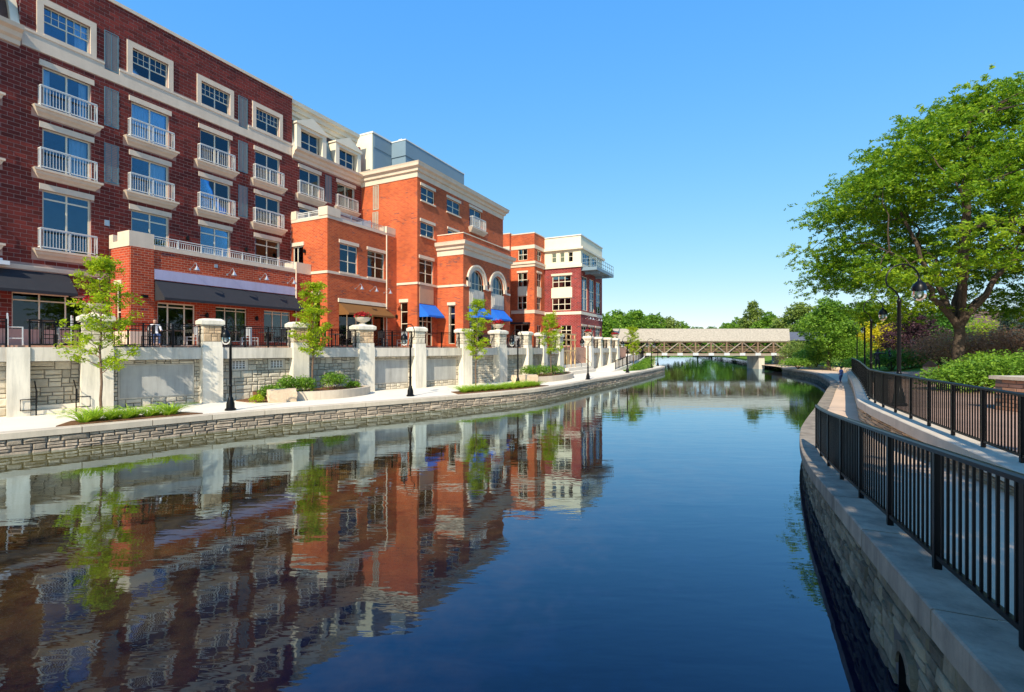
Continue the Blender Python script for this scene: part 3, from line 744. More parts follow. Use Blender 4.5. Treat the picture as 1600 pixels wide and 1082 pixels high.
for k, c in enumerate(cols):
    for r, z in enumerate((14.87, 11.87)):
        window(H, (0, c-.96, z), RX, 1.92, 2.06, [.5], [], .07, cur=curs[(k*3+r*2) % 6])
        if not (r == 1 and k > 4): balcony(H, (0, c, z-.51), RX)
        lintel(H, (0, c-1.09, z+2.06), RX, 2.18)
    if k < 2: window(H, (0, c-.96, 8.0), RX, 1.92, 2.93, [.5], [.86], .07, cur=None); balcony(H, (0, c, 7.49), RX)
    elif k < 5: window(H, (0, c-.96, 8.6), RX, 1.92, 2.33, [.5], [.80], .07, cur=[(.03, .3)] if k == 4 else None)
    if k < 5: lintel(H, (0, c-1.09, 10.93), RX, 2.18)
for c0 in (13.55, 21.07):
    for z in (18.1, 15.09, 12.09): shutter(H, (.0, c0, z), RX, .65, 2.06)
shutter(H, (0, 28.43, 15.07), RX, .63, 2.1)
u = 10.27                                         # band course, stopped at the louvres
for u1 in (13.54, 14.22, 21.06, 21.74, 25.22):
    if not (abs(u-13.54) < .01 or abs(u-21.06) < .01): MB().extr([(0,17.56),(-.06,17.56),(-.06,18.26),(-.10,18.30),(-.10,18.40),(0,18.40)], fx, u, u1).build('band', 'cream', H)
    else: MB().extr([(0,17.56),(-.06,17.56),(-.06,18.06),(0,18.06)], fx, u+.001, u1-.001).build('band', 'cream', H)
    u = u1
MB().box(-.35, .07, 10.2, 25.3, 21.80, 21.98).build('parapet_coping', 'cream', H)
MB().extr([(0,6.95),(-.07,6.95),(-.10,7.1),(-.10,7.16),(0,7.16)], fx, 3., 13.75).build('band', 'cream', H)
for s_ in shop: window(H, (0, s_[0], s_[2]), RX, s_[1]-s_[0], s_[3]-s_[2], [.36, .72], [.84], .06, 'shopglass', rec=.12)
awning(H, fx, 3.4, 12.05, 6.9, 5.92, .95, 'awnblack')
MB().box(.1, .5, 8.6, 9.72, 7.02, 7.2).box(.02, .1, 8.7, 9.6, 7.0, 7.35).build('sign_light', 'screenbox', H)
b = MB().lathe([(.02,-.1),(.1,-.08),(.12,0),(.12,.12),(.0,.13)], 0, 0, 12).mesh('camera_dome', 'white'); place('camera_dome', b, H, rel(H, (.16, 13.3, 6.75)))
for u, z in ((17.75, 9.9), (21.55, 9.9)): sconce(H, (.03, u, z), RX)
lintel(H, (.0, 13.55, 9.75), RX, .22, .3, .05, 'vent', 'galv')
def mansard(u0, u1, dorm, ends):
    MB().extr([(.03,18.14),(.95,20.92),(2.6,20.92),(2.6,18.14)], fx, u0, u1).build('mansard_roof', 'shingle', H)
    cornice(H, fx, u0-.05, u1, [(0.3,17.42),(-.10,17.42),(-.14,17.62),(-.28,17.72),(-.34,17.92),(-.55,18.02),(-.60,18.2),(.3,18.2)])
    cornice(H, fx, u0, u1, [(1.4,20.7),(.82,20.7),(.80,20.98),(.66,21.02),(.62,21.28),(.46,21.32),(.42,21.62),(.22,21.68),(.18,21.97),(1.4,21.97)], 'trim')
    for e in ends:
        MB().extr([(-.12,18.2),(.72,20.95),(.18,21.97),(1.2,21.97),(1.1,20.95),(.35,18.2)], fx, e-.16, e+.16).build('corner_board', 'trim', H)
    for c in dorm:
        d0 = -.22; b_ = MB()
        for s_ in (-1, 1):
            b_.extr([(d0,18.2),(d0,20.1),(1.0,20.1),(.4,18.2)], fx, c+s_*1.22-.19, c+s_*1.22+.19)
        b_.extr([(d0+.02,19.86),(d0+.02,20.1),(1.0,20.1),(1.0,19.86)], fx, c-1.03, c+1.03)
        vs = []
        for d_ in (d0-.10, 1.4): vs += [fx(c-1.5,d_,20.1), fx(c+1.5,d_,20.1), fx(c+1.5,d_,20.22), fx(c,d_,20.96), fx(c-1.5,d_,20.22)]
        b_.add(vs, [(0,1,2,3,4),(9,8,7,6,5),(0,1,6,5),(1,2,7,6),(2,3,8,7),(3,4,9,8),(4,0,5,9)])
        b_.build('dormer', 'trim', H)
        window(H, (-.05, c-.80, 18.22), RX, 1.60, 1.64, [.5], [.5], .055, cur=None, rec=.05)
        MB().box(-.75, -.6, c-1.0, c+1.0, 18.2, 19.9).build('dormer_back', 'interior', H)
    if len(dorm) > 1: 
        me = MB().add([(0,0,0),(.55,0,0),(.55,.62,1.9),(0,.62,1.9),(0,.05,0),(.55,.05,0),(.55,.67,1.9),(0,.67,1.9)], [(0,1,2,3),(4,5,6,7),(0,1,5,4),(1,2,6,5),(2,3,7,6),(3,0,4,7)]).mesh('roof_louvre', 'shutter')
        place('roof_louvre', me, H, rel(H, (.06, 28.62, 18.3)), RX)
mansard(25.32, 32.45, [26.95, 30.75], [25.45, 32.3]); mansard(3.0, 10.2, [7.6], [10.05])
# penthouses
MB().box(-7, .38, 33.5, 35.95, 17.6, 22.4).build('penthouse', 'greymetal', H); MB().box(-7, .34, 33.42, 33.497, 17.6, 22.4).build('cladding', 'cladcream', H)
MB().box(-7, .46, 33.38, 35.97, 22.405, 22.55).build('roof_edge', 'white', H)
MB().box(.385, .42, 33.6, 35.9, 21.2, 22.2).box(.385, .40, 33.6, 35.9, 17.9, 20.7).build('panel', 'greymetal', H)

# ------------------------------------------------------------------ one-storey restaurant wing
R1 = thing('restaurant_wing', 'one-storey red brick wing with long black awning and lavender fascia', 'building', (1, 19, TERR))
f2 = FX(2.0); gl = [(15.1, 17.1, 3.36, 5.72), (18.28, 20.3, 3.62, 5.72), (21.5, 23.55, 3.62, 5.72)]
w = MB(); holes_wall(w, f2, 13.78, 25.2, 3.3, 8.52, gl)
ts = FY(13.78); holes_wall(w, ts, 0.06, 2.0, 3.3, 8.52, [(.62, 1.18, 3.6, 6.55)])
w.build('wall', 'wingbrick', R1)
MB().box(.02, 1.9, 13.95, 25.2, 8.35, 8.45).build('roof', 'roofing', R1)
MB().box(1.2, 1.35, 14.0, 25.1, 3.4, 8.3).build('partition', 'interior', R1)
MB().box(.06, 2.035, 13.745, 14.92, 8.525, 8.85).box(.9, 2.035, 13.745, 14.92, 8.85, 9.33).box(.06, .45, 13.745, 14.92, 8.85, 9.25).build('tower_cap', 'cream', R1)
MB().box(1.98, 2.06, 13.80, 14.90, 3.3, 8.52).build('tower_face', 'wingbrick', R1)
MB().box(1.96, 2.10, 23.95, 25.19, 3.3, 8.52).build('pier', 'wingbrick', R1)
MB().box(.9, 2.13, 23.93, 25.19, 8.52, 9.28).build('pier_cap', 'cream', R1)
MB().box(1.7, 2.05, 14.93, 23.92, 8.525, 8.76).build('coping', 'cream', R1)
MB().box(1.99, 2.09, 13.76, 15.05, 3.3, 4.1).box(.1, 1.98, 13.70, 13.80, 3.3, 4.1).build('plinth', 'cream', R1)
def railing_run(u0, u1, z0, h, post, d=0):
    b_ = MB(); k = max(1, round((u1-u0)/post))
    for i in range(k+1):
        u_ = u0+(u1-u0)*i/k; b_.box(u_-.025, u_+.025, d-.025, d+.025, z0, z0+h)
    b_.box(u0, u1, d-.03, d+.03, z0+h, z0+h+.04).box(u0, u1, d-.015, d+.015, z0+h-.11, z0+h-.075).box(u0, u1, d-.015, d+.015, z0+.05, z0+.085)
    k = int((u1-u0)/.12)
    for i in range(1, k): u_ = u0+(u1-u0)*i/k; b_.box(u_-.009, u_+.009, d-.009, d+.009, z0+.08, z0+h-.1)
    return b_
place('roof_railing', railing_run(0, 8.98, 0, .5, 1.28).mesh('roof_railing', 'white'), R1, rel(R1, (1.87, 14.94, 8.76)), RX)
MB().box(1.99, 2.07, 14.93, 23.93, 6.93, 7.48).build('fascia_panel', 'lavender', R1)
awning(R1, FX(2.0), 14.95, 23.9, 6.90, 5.92, .95, 'awnblack')
for u in (16.75, 18.95, 21.15, 23.25): gooseneck(R1, (2.06, u, 7.72), RX)
lintel(R1, (2.0, 18.2, 8.05), RX, .2, .2, .03, 'vent', 'galv')
o = window(R1, (2.0, 15.1, 3.36), RX, 2.0, 2.36, [.28, .72], [.9], .07, 'shopglass')
window(R1, (2.0, 18.28, 3.62), RX, 2.02, 2.10, [.31, .66], [.9], .05, 'shopglass', cur=[(.02, .98)]); window(R1, (2.0, 21.5, 3.62), RX, 2.05, 2.10, [.34, .68], [.9], .05, 'shopglass')
MB().box(2.0, 2.03, 15.74, 15.8, 4.3, 4.6).build('door_handle', 'galv', R1)
window(R1, (.62, 13.78, 3.6), 0, .56, 2.95, [], [.28, .52, .76], .05, 'shopglass'); lintel(R1, (.55, 13.78, 6.55), 0, .7, .26, .05)
for u in (17.7, 20.9): sconce(R1, (2.02, u, 5.15), RX)
b = MB().box(-.13,.13,-.2,0,-.06,.08).mesh('flood_light', 'black'); place('flood_light', b, R1, rel(R1, (2.06, 14.4, 5.95)), RX)
MB().tube([(2.14, 23.9, 3.3), (2.14, 23.9, 8.5)], .05, 8).build('downpipe', 'cream', R1)

# ------------------------------------------------------------------ two-storey wing with brown awning
R2 = thing('corner_wing', 'two-storey orange brick wing with brown awning and roof terrace', 'building', (2, 29, TERR))
w = MB(); f2 = FX(3.72); fs = FY(25.23)
holes_wall(w, f2, 25.23, 32.47, 3.3, 12.5, [(26.37, 28.17, 8.83, 10.95), (29.22, 31.18, 8.83, 10.95), (26.3, 29.9, 3.4, 6.55), (29.95, 31.25, 3.34, 6.55)])
holes_wall(w, fs, .02, 3.72, 3.3, 12.5, [(.15, 1.27, 9.0, 10.75), (2.28, 2.98, 3.6, 7.08)])
w.build('wall', 'orange', R2)
MB().box(.02, 3.6, 25.3, 32.4, 12.2, 12.35).box(.02, 3.5, 25.4, 32.4, 7.5, 7.65).build('roof', 'roofing', R2); MB().box(1.9, 2.05, 25.4, 32.4, 3.4, 12.1).build('partition', 'interior', R2)
b = MB().box(.03, 3.76, 25.19, 25.5, 12.503, 12.72); b.box(3.4, 3.76, 25.5, 32.46, 12.503, 12.72); b.build('coping', 'cream', R2)
MB().box(.03, .6, 25.17, 25.9, 12.72, 13.34).build('parapet_block', 'cream', R2)
MB().box(2.9, 3.80, 25.15, 26.38, 12.723, 13.33).build('parapet_block', 'cream', R2)
MB().box(3.0, 3.80, 31.36, 32.46, 12.723, 13.26).build('parapet_block', 'cream', R2)
place('roof_railing', railing_run(0, 2.28, 0, .42, 1.1).mesh('roof_railing', 'white'), R2, rel(R2, (.61, 25.33, 12.72)), 0)
place('roof_railing', railing_run(0, 4.95, 0, .48, 1.2).mesh('roof_railing', 'galv'), R2, rel(R2, (3.58, 26.39, 12.72)), RX)
b = MB(); b.box(1.2, 2.6, 28.6, 30.6, 12.36, 13.0); b.prism([(1.1,28.5),(2.7,28.5),(2.7,30.7),(1.1,30.7)], 13.0, [13.02,13.02,13.7,13.7]); b.build('roof_hatch', 'white', R2)
MB().extr([(0,8.58),(-.06,8.58),(-.06,8.76),(0,8.76)], f2, 25.17, 31.33).box(1.3, 3.722, 25.17, 25.23, 8.58, 8.76).build('band', 'cream', R2)
for u0, u1 in ((26.37, 28.17), (29.22, 31.18)):
    window(R2, (3.72, u0, 8.83), RX, u1-u0, 2.12, [.5], [.40, .80], .06, cur=None); lintel(R2, (3.72, u0-.08, 10.95), RX, u1-u0+.16, .25); lintel(R2, (3.725, u0-.08, 8.7), RX, u1-u0+.16, .13, .1, 'sill')
window(R2, (.15, 25.23, 9.0), 0, 1.12, 1.75, [.4], [], .07); lintel(R2, (.06, 25.23, 10.75), 0, 1.32, .27)
sconce(R2, (1.5, 25.23, 10.3), 0)
window(R2, (2.28, 25.23, 3.6), 0, .7, 3.48, [], [.3, .6], .05, 'shopglass'); lintel(R2, (2.2, 25.23, 7.08), 0, .86, .25)
MB().box(3.5, 3.90, 31.32, 32.46, 3.3, 12.5).build('pier', 'orange', R2)
MB().tube([(3.86, 31.28, 3.3), (3.86, 31.28, 12.5)], .05, 8).build('downpipe', 'cream', R2)
window(R2, (3.72, 26.3, 3.4), RX, 3.6, 3.15, [.25, .5, .75], [.78], .06, 'shopglass')
window(R2, (3.72, 29.95, 3.34), RX, 1.3, 3.21, [], [.8], .08, 'shopglass')
lintel(R2, (3.72, 26.2, 6.6), RX, 5.1, .28, .10, 'sign_band', 'trim')
awning(R2, f2, 26.28, 31.27, 6.58, 5.80, 1.0, 'awnbrown')
for u in (27.9, 29.5, 31.1): gooseneck(R2, (3.73, u, 7.75), RX)

# ------------------------------------------------------------------ four-storey orange block with arched bay
R3 = thing('orange_block', 'four-storey orange brick block with cream cornice and arched bay', 'building', (3, 40, TERR))
w = MB(); f3 = FX(6.05); s3 = FY(32.47)
small = [(32.95, 34.9, 15.55, 16.75), (36.75, 38.95, 15.55, 16.78), (32.9, 34.85, 12.62, 13.78)]
h3 = small+[(40.6, 42.9, 14.95, 16.95), (36.9, 38.7, 12.9, 14.0), (32.75, 34.7, 8.68, 10.7), (32.7, 34.6, 3.4, 6.0)]
holes_wall(w, f3, 32.47, 47.6, 3.3, 17.45, h3); holes_wall(w, s3, -.0, 6.05, 3.3, 17.45, [(4.29, 5.05, 3.5, 7.05)])
w.box(-12, 6.0, 47.5, 47.6, 3.3, 17.45); w.box(-12, -11.8, 32.5, 47.5, 3.3, 17.45); w.build('wall', 'orange', R3)
MB().box(-12, 5.95, 32.6, 47.5, 17.2, 17.3).box(-12, 5.8, 32.7, 47.5, 7.5, 7.65).box(-12, 5.8, 32.7, 47.5, 11.6, 11.75).build('roof', 'roofing', R3); MB().box(3.9, 4.05, 32.7, 47.4, 3.4, 17.1).build('partition', 'interior', R3)
cp = [(.2,17.3),(-.05,17.3),(-.08,17.72),(-.22,17.76),(-.26,17.98),(-.46,18.1),(-.50,18.3),(-.55,18.42),(.2,18.42)]
b = MB(); k = len(cp)
for (px_, py_, ax, ay) in ((-.6, 32.47, 0, -1), (6.05, 32.47, 1, -1), (6.05, 47.6, 1, 1), (-.6, 47.6, 0, 1)):
    for d_, z in cp: b.v.append((px_-ax*d_, py_-ay*d_, z))
for i in range(3):
    for j in range(k): b.f.append((i*k+j, i*k+(j+1) % k, (i+1)*k+(j+1) % k, (i+1)*k+j))
b.f += [tuple(range(k)), tuple(3*k+j for j in range(k))]; b.build('cornice', 'cream', R3)
for (u0, u1, z0, z1) in small:
    window(R3, (6.05, u0, z0), RX, round(u1-u0, 2), round(z1-z0, 2), [.5], [.5], .055); lintel(R3, (6.05, u0-.08, z1), RX, round(u1-u0+.16, 2), .24); lintel(R3, (6.052, u0-.08, z0-.12), RX, round(u1-u0+.16, 2), .12, .1, 'sill')
window(R3, (6.05, 40.6, 14.95), RX, 2.3, 2.0, [.5], [], .06, cur=[(.03, .97)]); lintel(R3, (6.05, 40.5, 16.95), RX, 2.5, .25); balcony(R3, (6.05, 41.85, 14.45), RX, 3.0, .5, 2.5, 1.05)
window(R3, (6.05, 36.9, 12.9), RX, 1.8, 1.1, [.5], [], .1); lintel(R3, (6.05, 36.8, 14.0), RX, 2.0, .2)
window(R3, (6.05, 32.75, 8.68), RX, 1.95, 2.02, [.5], [.42, .82], .06); lintel(R3, (6.05, 32.68, 10.7), RX, 2.1, .26)
lintel(R3, (6.05, 32.68, 8.5), RX, 2.1, .18, .1, 'sill')
MB().box(6.05, 6.09, 32.76, 34.68, 6.95, 8.48).build('spandrel_panel', MAT('buff_panel', (.46, .28, .18), .7, .1, 2), R3)
window(R3, (6.05, 32.7, 3.4), RX, 1.9, 2.6, [.33, .66], [.4, .8], .06, 'shopglass'); awning(R3, f3, 32.72, 35.0, 6.92, 5.95, .95, 'awnblue')
MB().extr([(0,8.5),(-.06,8.5),(-.06,8.68),(0,8.68)], f3, 32.41, 35.28).box(3.95, 6.052, 32.41, 32.47, 8.5, 8.68).build('band', 'cream', R3)
for x, z in ((1.33, 15.16), (1.28, 12.9)): shutter(R3, (x, 32.47, z), 0, .62, 2.06, 'palepanel')
window(R3, (4.29, 32.47, 3.5), 0, .76, 3.55, [], [.5, .78], .05, 'shopglass'); lintel(R3, (4.2, 32.47, 7.05), 0, .94, .27)
sconce(R3, (3.98, 32.47, 5.9), 0)
MB().box(-5, 2.0, 36.0, 45.9, 17.3, 21.0).build('penthouse', 'greymetal', R3); MB().box(-5, 2.06, 35.92, 45.96, 21.0, 22.4).build('penthouse_band', 'greymetal', R3)
MB().box(-5, 2.10, 35.88, 46.0, 22.402, 22.5).box(1.0, 1.4, 36.2, 36.6, 22.5, 22.75).build('roof_edge', 'white', R3)
# arched bay, part of the same block
fb = FX(8.7); sb = FY(35.3)
arcs = [(37.5, 1.2), (41.4, 1.2)]; SPR = 8.95
w = MB(); gl4 = [(36.3, 38.7, 3.4, 6.0), (40.2, 42.6, 3.4, 6.0)]
holes_wall(w, fb, 35.3, 44.06, 3.3, 8.35, gl4)
us = [35.3]+[c+s_*r for c, r in arcs for s_ in (-1, 1)]+[44.06]
for a, c_ in ((us[0], us[1]), (us[2], us[3]), (us[4], us[5])): w.add([fb(a,0,8.35), fb(c_,0,8.35), fb(c_,0,11.2), fb(a,0,11.2)], [(0,1,2,3)])
for c, r in arcs:
    n_ = 20
    for i in range(n_):
        q0, q1 = math.pi*(1-i/n_), math.pi*(1-(i+1)/n_)
        a = (c+r*math.cos(q0), SPR+r*.96*math.sin(q0)); e = (c+r*math.cos(q1), SPR+r*.96*math.sin(q1))
        w.add([fb(a[0],0,a[1]), fb(e[0],0,e[1]), fb(e[0],0,11.2), fb(a[0],0,11.2)], [(0,1,2,3)])
        w.add([fb(a[0],0,a[1]), fb(e[0],0,e[1]), fb(e[0],.3,e[1]), fb(a[0],.3,a[1])], [(0,1,2,3)])
holes_wall(w, sb, 6.05, 8.7, 3.3, 13.0, [(7.18, 7.86, 3.6, 6.92)]); w.add([fb(35.3,0,11.2), fb(44.06,0,11.2), fb(44.06,0,13.0), fb(35.3,0,13.0)], [(0,1,2,3)])
w.box(6.05, 8.68, 43.95, 44.06, 3.3, 13.0); w.build('bay_wall', 'orange', R3)
MB().box(6.06, 8.6, 35.4, 44.0, 12.6, 12.7).build('bay_roof', 'roofing', R3); MB().box(7.3, 7.4, 35.4, 43.9, 3.4, 12.5).build('partition', 'interior', R3)
MB().box(6.0, 8.76, 35.25, 35.5, 13.003, 13.08).box(8.4, 8.76, 35.5, 44.1, 13.003, 13.08).build('bay_coping', 'cream', R3)
cp = [(.1,11.2),(-.04,11.2),(-.07,11.66),(-.20,11.70),(-.24,11.92),(-.42,12.02),(-.46,12.2),(-.50,12.32),(.1,12.32)]; b = MB(); k = len(cp)
for (px_, py_, ax, ay) in ((6.04, 35.3, 0, -1), (8.7, 35.3, 1, -1), (8.7, 44.06, 1, 1), (6.05, 44.06, 0, 1)):
    for d_, z in cp: b.v.append((px_-ax*d_, py_-ay*d_, z))
for i in range(3):
    for j in range(k): b.f.append((i*k+j, i*k+(j+1) % k, (i+1)*k+(j+1) % k, (i+1)*k+j))
b.f += [tuple(range(k)), tuple(3*k+j for j in range(k))]; b.build('bay_cornice', 'cream', R3)
for c, r in arcs:
    b = MB(); n_ = 24
    def ringv(rr, d_, i): q = math.pi*(1-i/n_); return fb(c+rr*math.cos(q), d_, SPR+rr*.97*math.sin(q))
    for (r0, r1, d_) in ((r+.01, r+.30, -.10), (r+.30, r+.50, -.17)):
        for i in range(n_):
            V = [ringv(r0,d_,i), ringv(r0,d_,i+1), ringv(r1,d_,i+1), ringv(r1,d_,i), ringv(r0,.02,i), ringv(r0,.02,i+1), ringv(r1,.02,i+1), ringv(r1,.02,i)]
            b.add(V, [(0,1,2,3),(4,5,6,7),(0,1,5,4),(2,3,7,6),(1,2,6,5),(3,0,4,7)])
    b.fbox(fb, c-r-.5, c-r-.01, -.16, 0, 8.55, SPR-.003).fbox(fb, c+r+.01, c+r+.5, -.16, 0, 8.55, SPR-.003); b.build('arch_trim', 'cream', R3)
    # glazing
    fr = MB(); pn = [c-r+2*r*i/4 for i in range(5)]
    pts = [(c-r, 8.38)]+[(c+r*math.cos(math.pi*(1-i/n_)), SPR+r*.96*math.sin(math.pi*(1-i/n_))) for i in range(n_+1)]+[(c+r, 8.38)]
    for (a, e) in zip(pts, pts[1:]+pts[:1]):
        v = Vector((e[0]-a[0], e[1]-a[1])).normalized(); nn = Vector((-v.y, v.x))*-.05
        fr.add([fb(a[0],.14,a[1]), fb(e[0],.14,e[1]), fb(e[0]+nn.x,.14,e[1]+nn.y), fb(a[0]+nn.x,.14,a[1]+nn.y), fb(a[0],.2,a[1]), fb(e[0],.2,e[1]), fb(e[0]+nn.x,.2,e[1]+nn.y), fb(a[0]+nn.x,.2,a[1]+nn.y)], [(0,1,2,3),(4,5,6,7),(0,1,5,4),(2,3,7,6)])
    for x in pn[1:-1]:
        zt = SPR+r*.96*math.sqrt(max(0, 1-((x-c)/r)**2)); fr.fbox(fb, x-.025, x+.025, .15, .19, 8.38, zt)
    fr.fbox(fb, c-r, c+r, .152, .188, SPR-.03, SPR+.02); wo = fr.build('window', 'frame', R3)
    for i in range(4):
        x0, x1 = pn[i]+.02, pn[i+1]-.02; top = []
        for j in range(7):
            x = x0+(x1-x0)*j/6; top.append((x, SPR+r*.96*math.sqrt(max(0, 1-((x-c)/r)**2))))
        poly = [(x0, 8.4)]+[(x1, 8.4)]+top[::-1]
        MB().add([fb(x,.17,z) for x, z in poly], [tuple(range(len(poly)))]).build('pane', 'glass', wo)
    b = MB(); b.fbox(fb, c-1.25, c+1.25, -.05, .05, 6.95, 8.34).fbox(fb, c-1.05, c+1.05, -.09, -.05, 7.12, 8.16); b.fbox(fb, c-.85, c+.85, -.13, -.09, 7.3, 7.98); b.build('spandrel_panel', 'concrete', R3)
    awning(R3, fb, c-1.3, c+1.3, 6.92, 5.98, .95, 'awnblue')
for g_ in gl4: window(R3, (8.7, g_[0], g_[2]), RX, 2.4, 2.6, [.33, .66], [.4, .8], .06, 'shopglass')
window(R3, (7.18, 35.3, 3.6), 0, .68, 3.32, [], [.5, .78], .05, 'shopglass'); lintel(R3, (7.1, 35.3, 6.92), 0, .84, .25)
MB().extr([(0,8.5),(-.06,8.5),(-.06,8.68),(0,8.68)], fb, 35.24, us[1]-.51).box(6.06, 8.702, 35.24, 35.3, 8.5, 8.68).extr([(0,8.5),(-.06,8.5),(-.06,8.68),(0,8.68)], fb, us[2]+.51, us[3]-.51).extr([(0,8.5),(-.06,8.5),(-.06,8.68),(0,8.68)], fb, us[4]+.51, 44.06).build('band', 'cream', R3)
for u in (35.75, 39.45, 43.5): sconce(R3, (8.7, u, 9.2), RX)

# ------------------------------------------------------------------ far office pair
R5 = thing('office_block', 'narrow orange brick office block with cream bands beside the white-topped building', 'building', (2, 58, TERR))
s5 = FY(56.03); f5 = FX(6.05); w = MB()
hs5 = [(3.79, 5.08, 14.37, 15.8), (3.75, 5.06, 11.02, 12.78), (3.7, 5.0, 8.14, 9.85), (3.25, 5.3, 3.4, 6.25)]
hf5 = [(56.9, 58.25, 14.4, 15.7), (56.85, 58.2, 11.05, 12.8), (56.8, 58.1, 8.14, 9.75), (56.8, 58.2, 4.2, 6.2)]
holes_wall(w, s5, 2.8, 6.05, 3.3, 17.65, hs5); holes_wall(w, f5, 56.03, 59.32, 3.3, 17.65, hf5); w.box(-9, 2.8, 55.6, 58.9, 3.3, 17.8); w.box(2.85, 6.0, 59.1, 59.3, 3.3, 17.6)
w.build('wall', 'orange', R5); MB().box(2.85, 6.0, 56.1, 59.1, 17.3, 17.4).build('roof', 'roofing', R5)
MB().box(-9, 2.84, 55.57, 58.9, 17.803, 17.93).box(2.84, 6.09, 55.99, 59.3, 17.653, 17.78).build('coping', 'cream', R5)
MB().box(-9, 2.80, 55.55, 55.6, 15.77, 16.22).box(2.80, 6.10, 55.98, 56.03, 15.77, 16.22).box(6.05, 6.10, 56.03, 59.3, 15.77, 16.22).build('band', 'cream', R5)
MB().box(2.8, 6.25, 55.83, 56.03, 13.85, 14.15).box(2.8, 6.12, 55.95, 56.03, 13.5, 13.85).box(6.05, 6.25, 56.03, 59.3, 13.85, 14.15).box(6.05, 6.12, 56.03, 59.3, 13.5, 13.85).build('band', 'cream', R5)
MB().box(-9, 2.80, 55.55, 55.6, 7.62, 8.05).box(2.80, 6.10, 55.98, 56.03, 7.62, 8.05).box(6.05, 6.10, 56.03, 59.3, 7.62, 8.05).build('band', 'cream', R5)
for (a, c_, z0, z1) in hs5: window(R5, (a, 56.03, z0), 0, round(c_-a, 2), round(z1-z0, 2), [.5], [.5], .07, 'shopglass')
for (a, c_, z0, z1) in hf5: window(R5, (6.05, a, z0), RX, round(c_-a, 2), round(z1-z0, 2), [.5], [.5], .07, 'shopglass')
MB().box(3.75, 5.06, 56.0, 56.03, 9.86, 11.01).build('spandrel_panel', 'cladcream', R5); MB().box(6.05, 6.08, 56.85, 58.15, 9.76, 11.04).build('spandrel_panel', 'cladcream', R5)
for z in (12.8,): lintel(R5, (3.62, 56.03, z), 0, 1.55, .24); lintel(R5, (6.05, 56.75, z), RX, 1.55, .24)
MB().box(3.0, 5.5, 55.3, 56.0, 6.3, 6.5).build('door_canopy', 'awnblack', R5); MB().box(5.0, 5.2, 56.3, 59.0, 3.4, 17.2).build('partition', 'interior', R5)
R6 = thing('corner_office', 'red brick building with cream top storey and steel balcony at row end', 'building', (8, 64, TERR))
s6 = FY(59.32); f6 = FX(11.0); w = MB()
hs6 = [(7.13, 9.70, 11.05, 12.6), (7.10, 9.68, 8.13, 9.72), (8.3, 9.75, 3.5, 6.2)]
hf6 = [(59.8, 62.1, 8.1, 12.5), (62.9, 65.1, 8.1, 12.5), (65.9, 68.1, 8.1, 12.5), (59.7, 61.7, 3.5, 6.1), (62.6, 64.8, 3.5, 6.1), (65.6, 67.9, 3.5, 6.1)]
holes_wall(w, s6, 6.05, 11, 3.3, 13.55, hs6); holes_wall(w, f6, 59.32, 68.8, 3.3, 13.55, hf6); w.box(-6, 10.9, 68.7, 68.8, 3.3, 13.55); w.build('wall', 'redbrick', R6)
w = MB(); ht = [(7.06, 7.67, 14.36, 15.56), (8.2, 8.8, 14.33, 15.55), (9.33, 9.93, 14.3, 15.53)]; hb = [(60.0, 63.2, 14.02, 15.55), (63.6, 66.4, 14.02, 15.5)]
holes_wall(w, s6, 6.05, 11, 13.95, 17.55, ht); holes_wall(w, f6, 59.32, 68.8, 13.95, 17.55, hb); w.box(-6, 10.9, 68.7, 68.8, 13.95, 17.5); w.build('top_storey', 'cladcream', R6)
MB().box(6.1, 10.9, 59.5, 68.7, 17.2, 17.3).box(6.1, 10.9, 59.5, 68.7, 13.5, 13.6).build('roof', 'roofing', R6); MB().box(9.6, 9.75, 59.6, 68.6, 3.4, 17.1).build('partition', 'interior', R6)
MB().box(6.06, 11.18, 59.14, 59.32, 13.553, 13.95).box(11.0, 11.18, 59.32, 68.9, 13.553, 13.95).build('band', 'trim', R6)
MB().box(6.06, 11.35, 58.97, 59.32, 15.82, 16.08).box(11.0, 11.35, 59.32, 69.1, 15.82, 16.08).build('cornice', 'trim', R6)
MB().box(6.0, 11.1, 59.22, 68.9, 17.553, 17.68).build('coping', 'white', R6)
MB().box(6.06, 11.07, 59.25, 59.32, 7.55, 7.92).box(11.0, 11.07, 59.32, 68.85, 7.55, 7.92).build('band', 'trim', R6)
for (a, c_, z0, z1) in hs6[:2]: window(R6, (a, 59.32, z0), 0, round(c_-a, 2), round(z1-z0, 2), [.333, .667], [.5], .08, 'shopglass')
window(R6, (8.3, 59.32, 3.5), 0, 1.45, 2.7, [.5], [.75], .08, 'shopglass')
MB().box(7.0, 9.85, 59.28, 59.32, 9.73, 11.04).build('spandrel_panel', 'cladcream', R6); lintel(R6, (6.98, 59.32, 12.6), 0, 2.88, .28)
for (a, c_, z0, z1) in ht: window(R6, (a, 59.32, z0), 0, round(c_-a, 2), round(z1-z0, 2), [], [.55], .05, 'shopglass')
for (a, c_, z0, z1) in hf6: window(R6, (11, a, z0), RX, round(c_-a, 2), round(z1-z0, 2), [.5], [.36, .62] if z1 > 8 else [.8], .09, 'glass'); 
for (a, c_, z0, z1) in hf6[3:]: lintel(R6, (11, a-.1, z1), RX, round(c_-a+.2, 2), .22)
for (a, c_, z0, z1) in hb: window(R6, (11, a, z0), RX, round(c_-a, 2), round(z1-z0, 2), [.33, .67], [], .06, 'glass')
for u in (61.2, 62.4, 65.0, 66.2): gooseneck(R6, (11.0, u, 7.1), RX)
bal = MB().box(11.0, 13.0, 59.6, 67.6, 13.1, 13.5).box(11.0, 12.9, 61, 61.2, 12.8, 13.1).box(11.0, 12.9, 65.5, 65.7, 12.8, 13.1).build('steel_balcony', 'greymetal', R6)
b = MB(); 
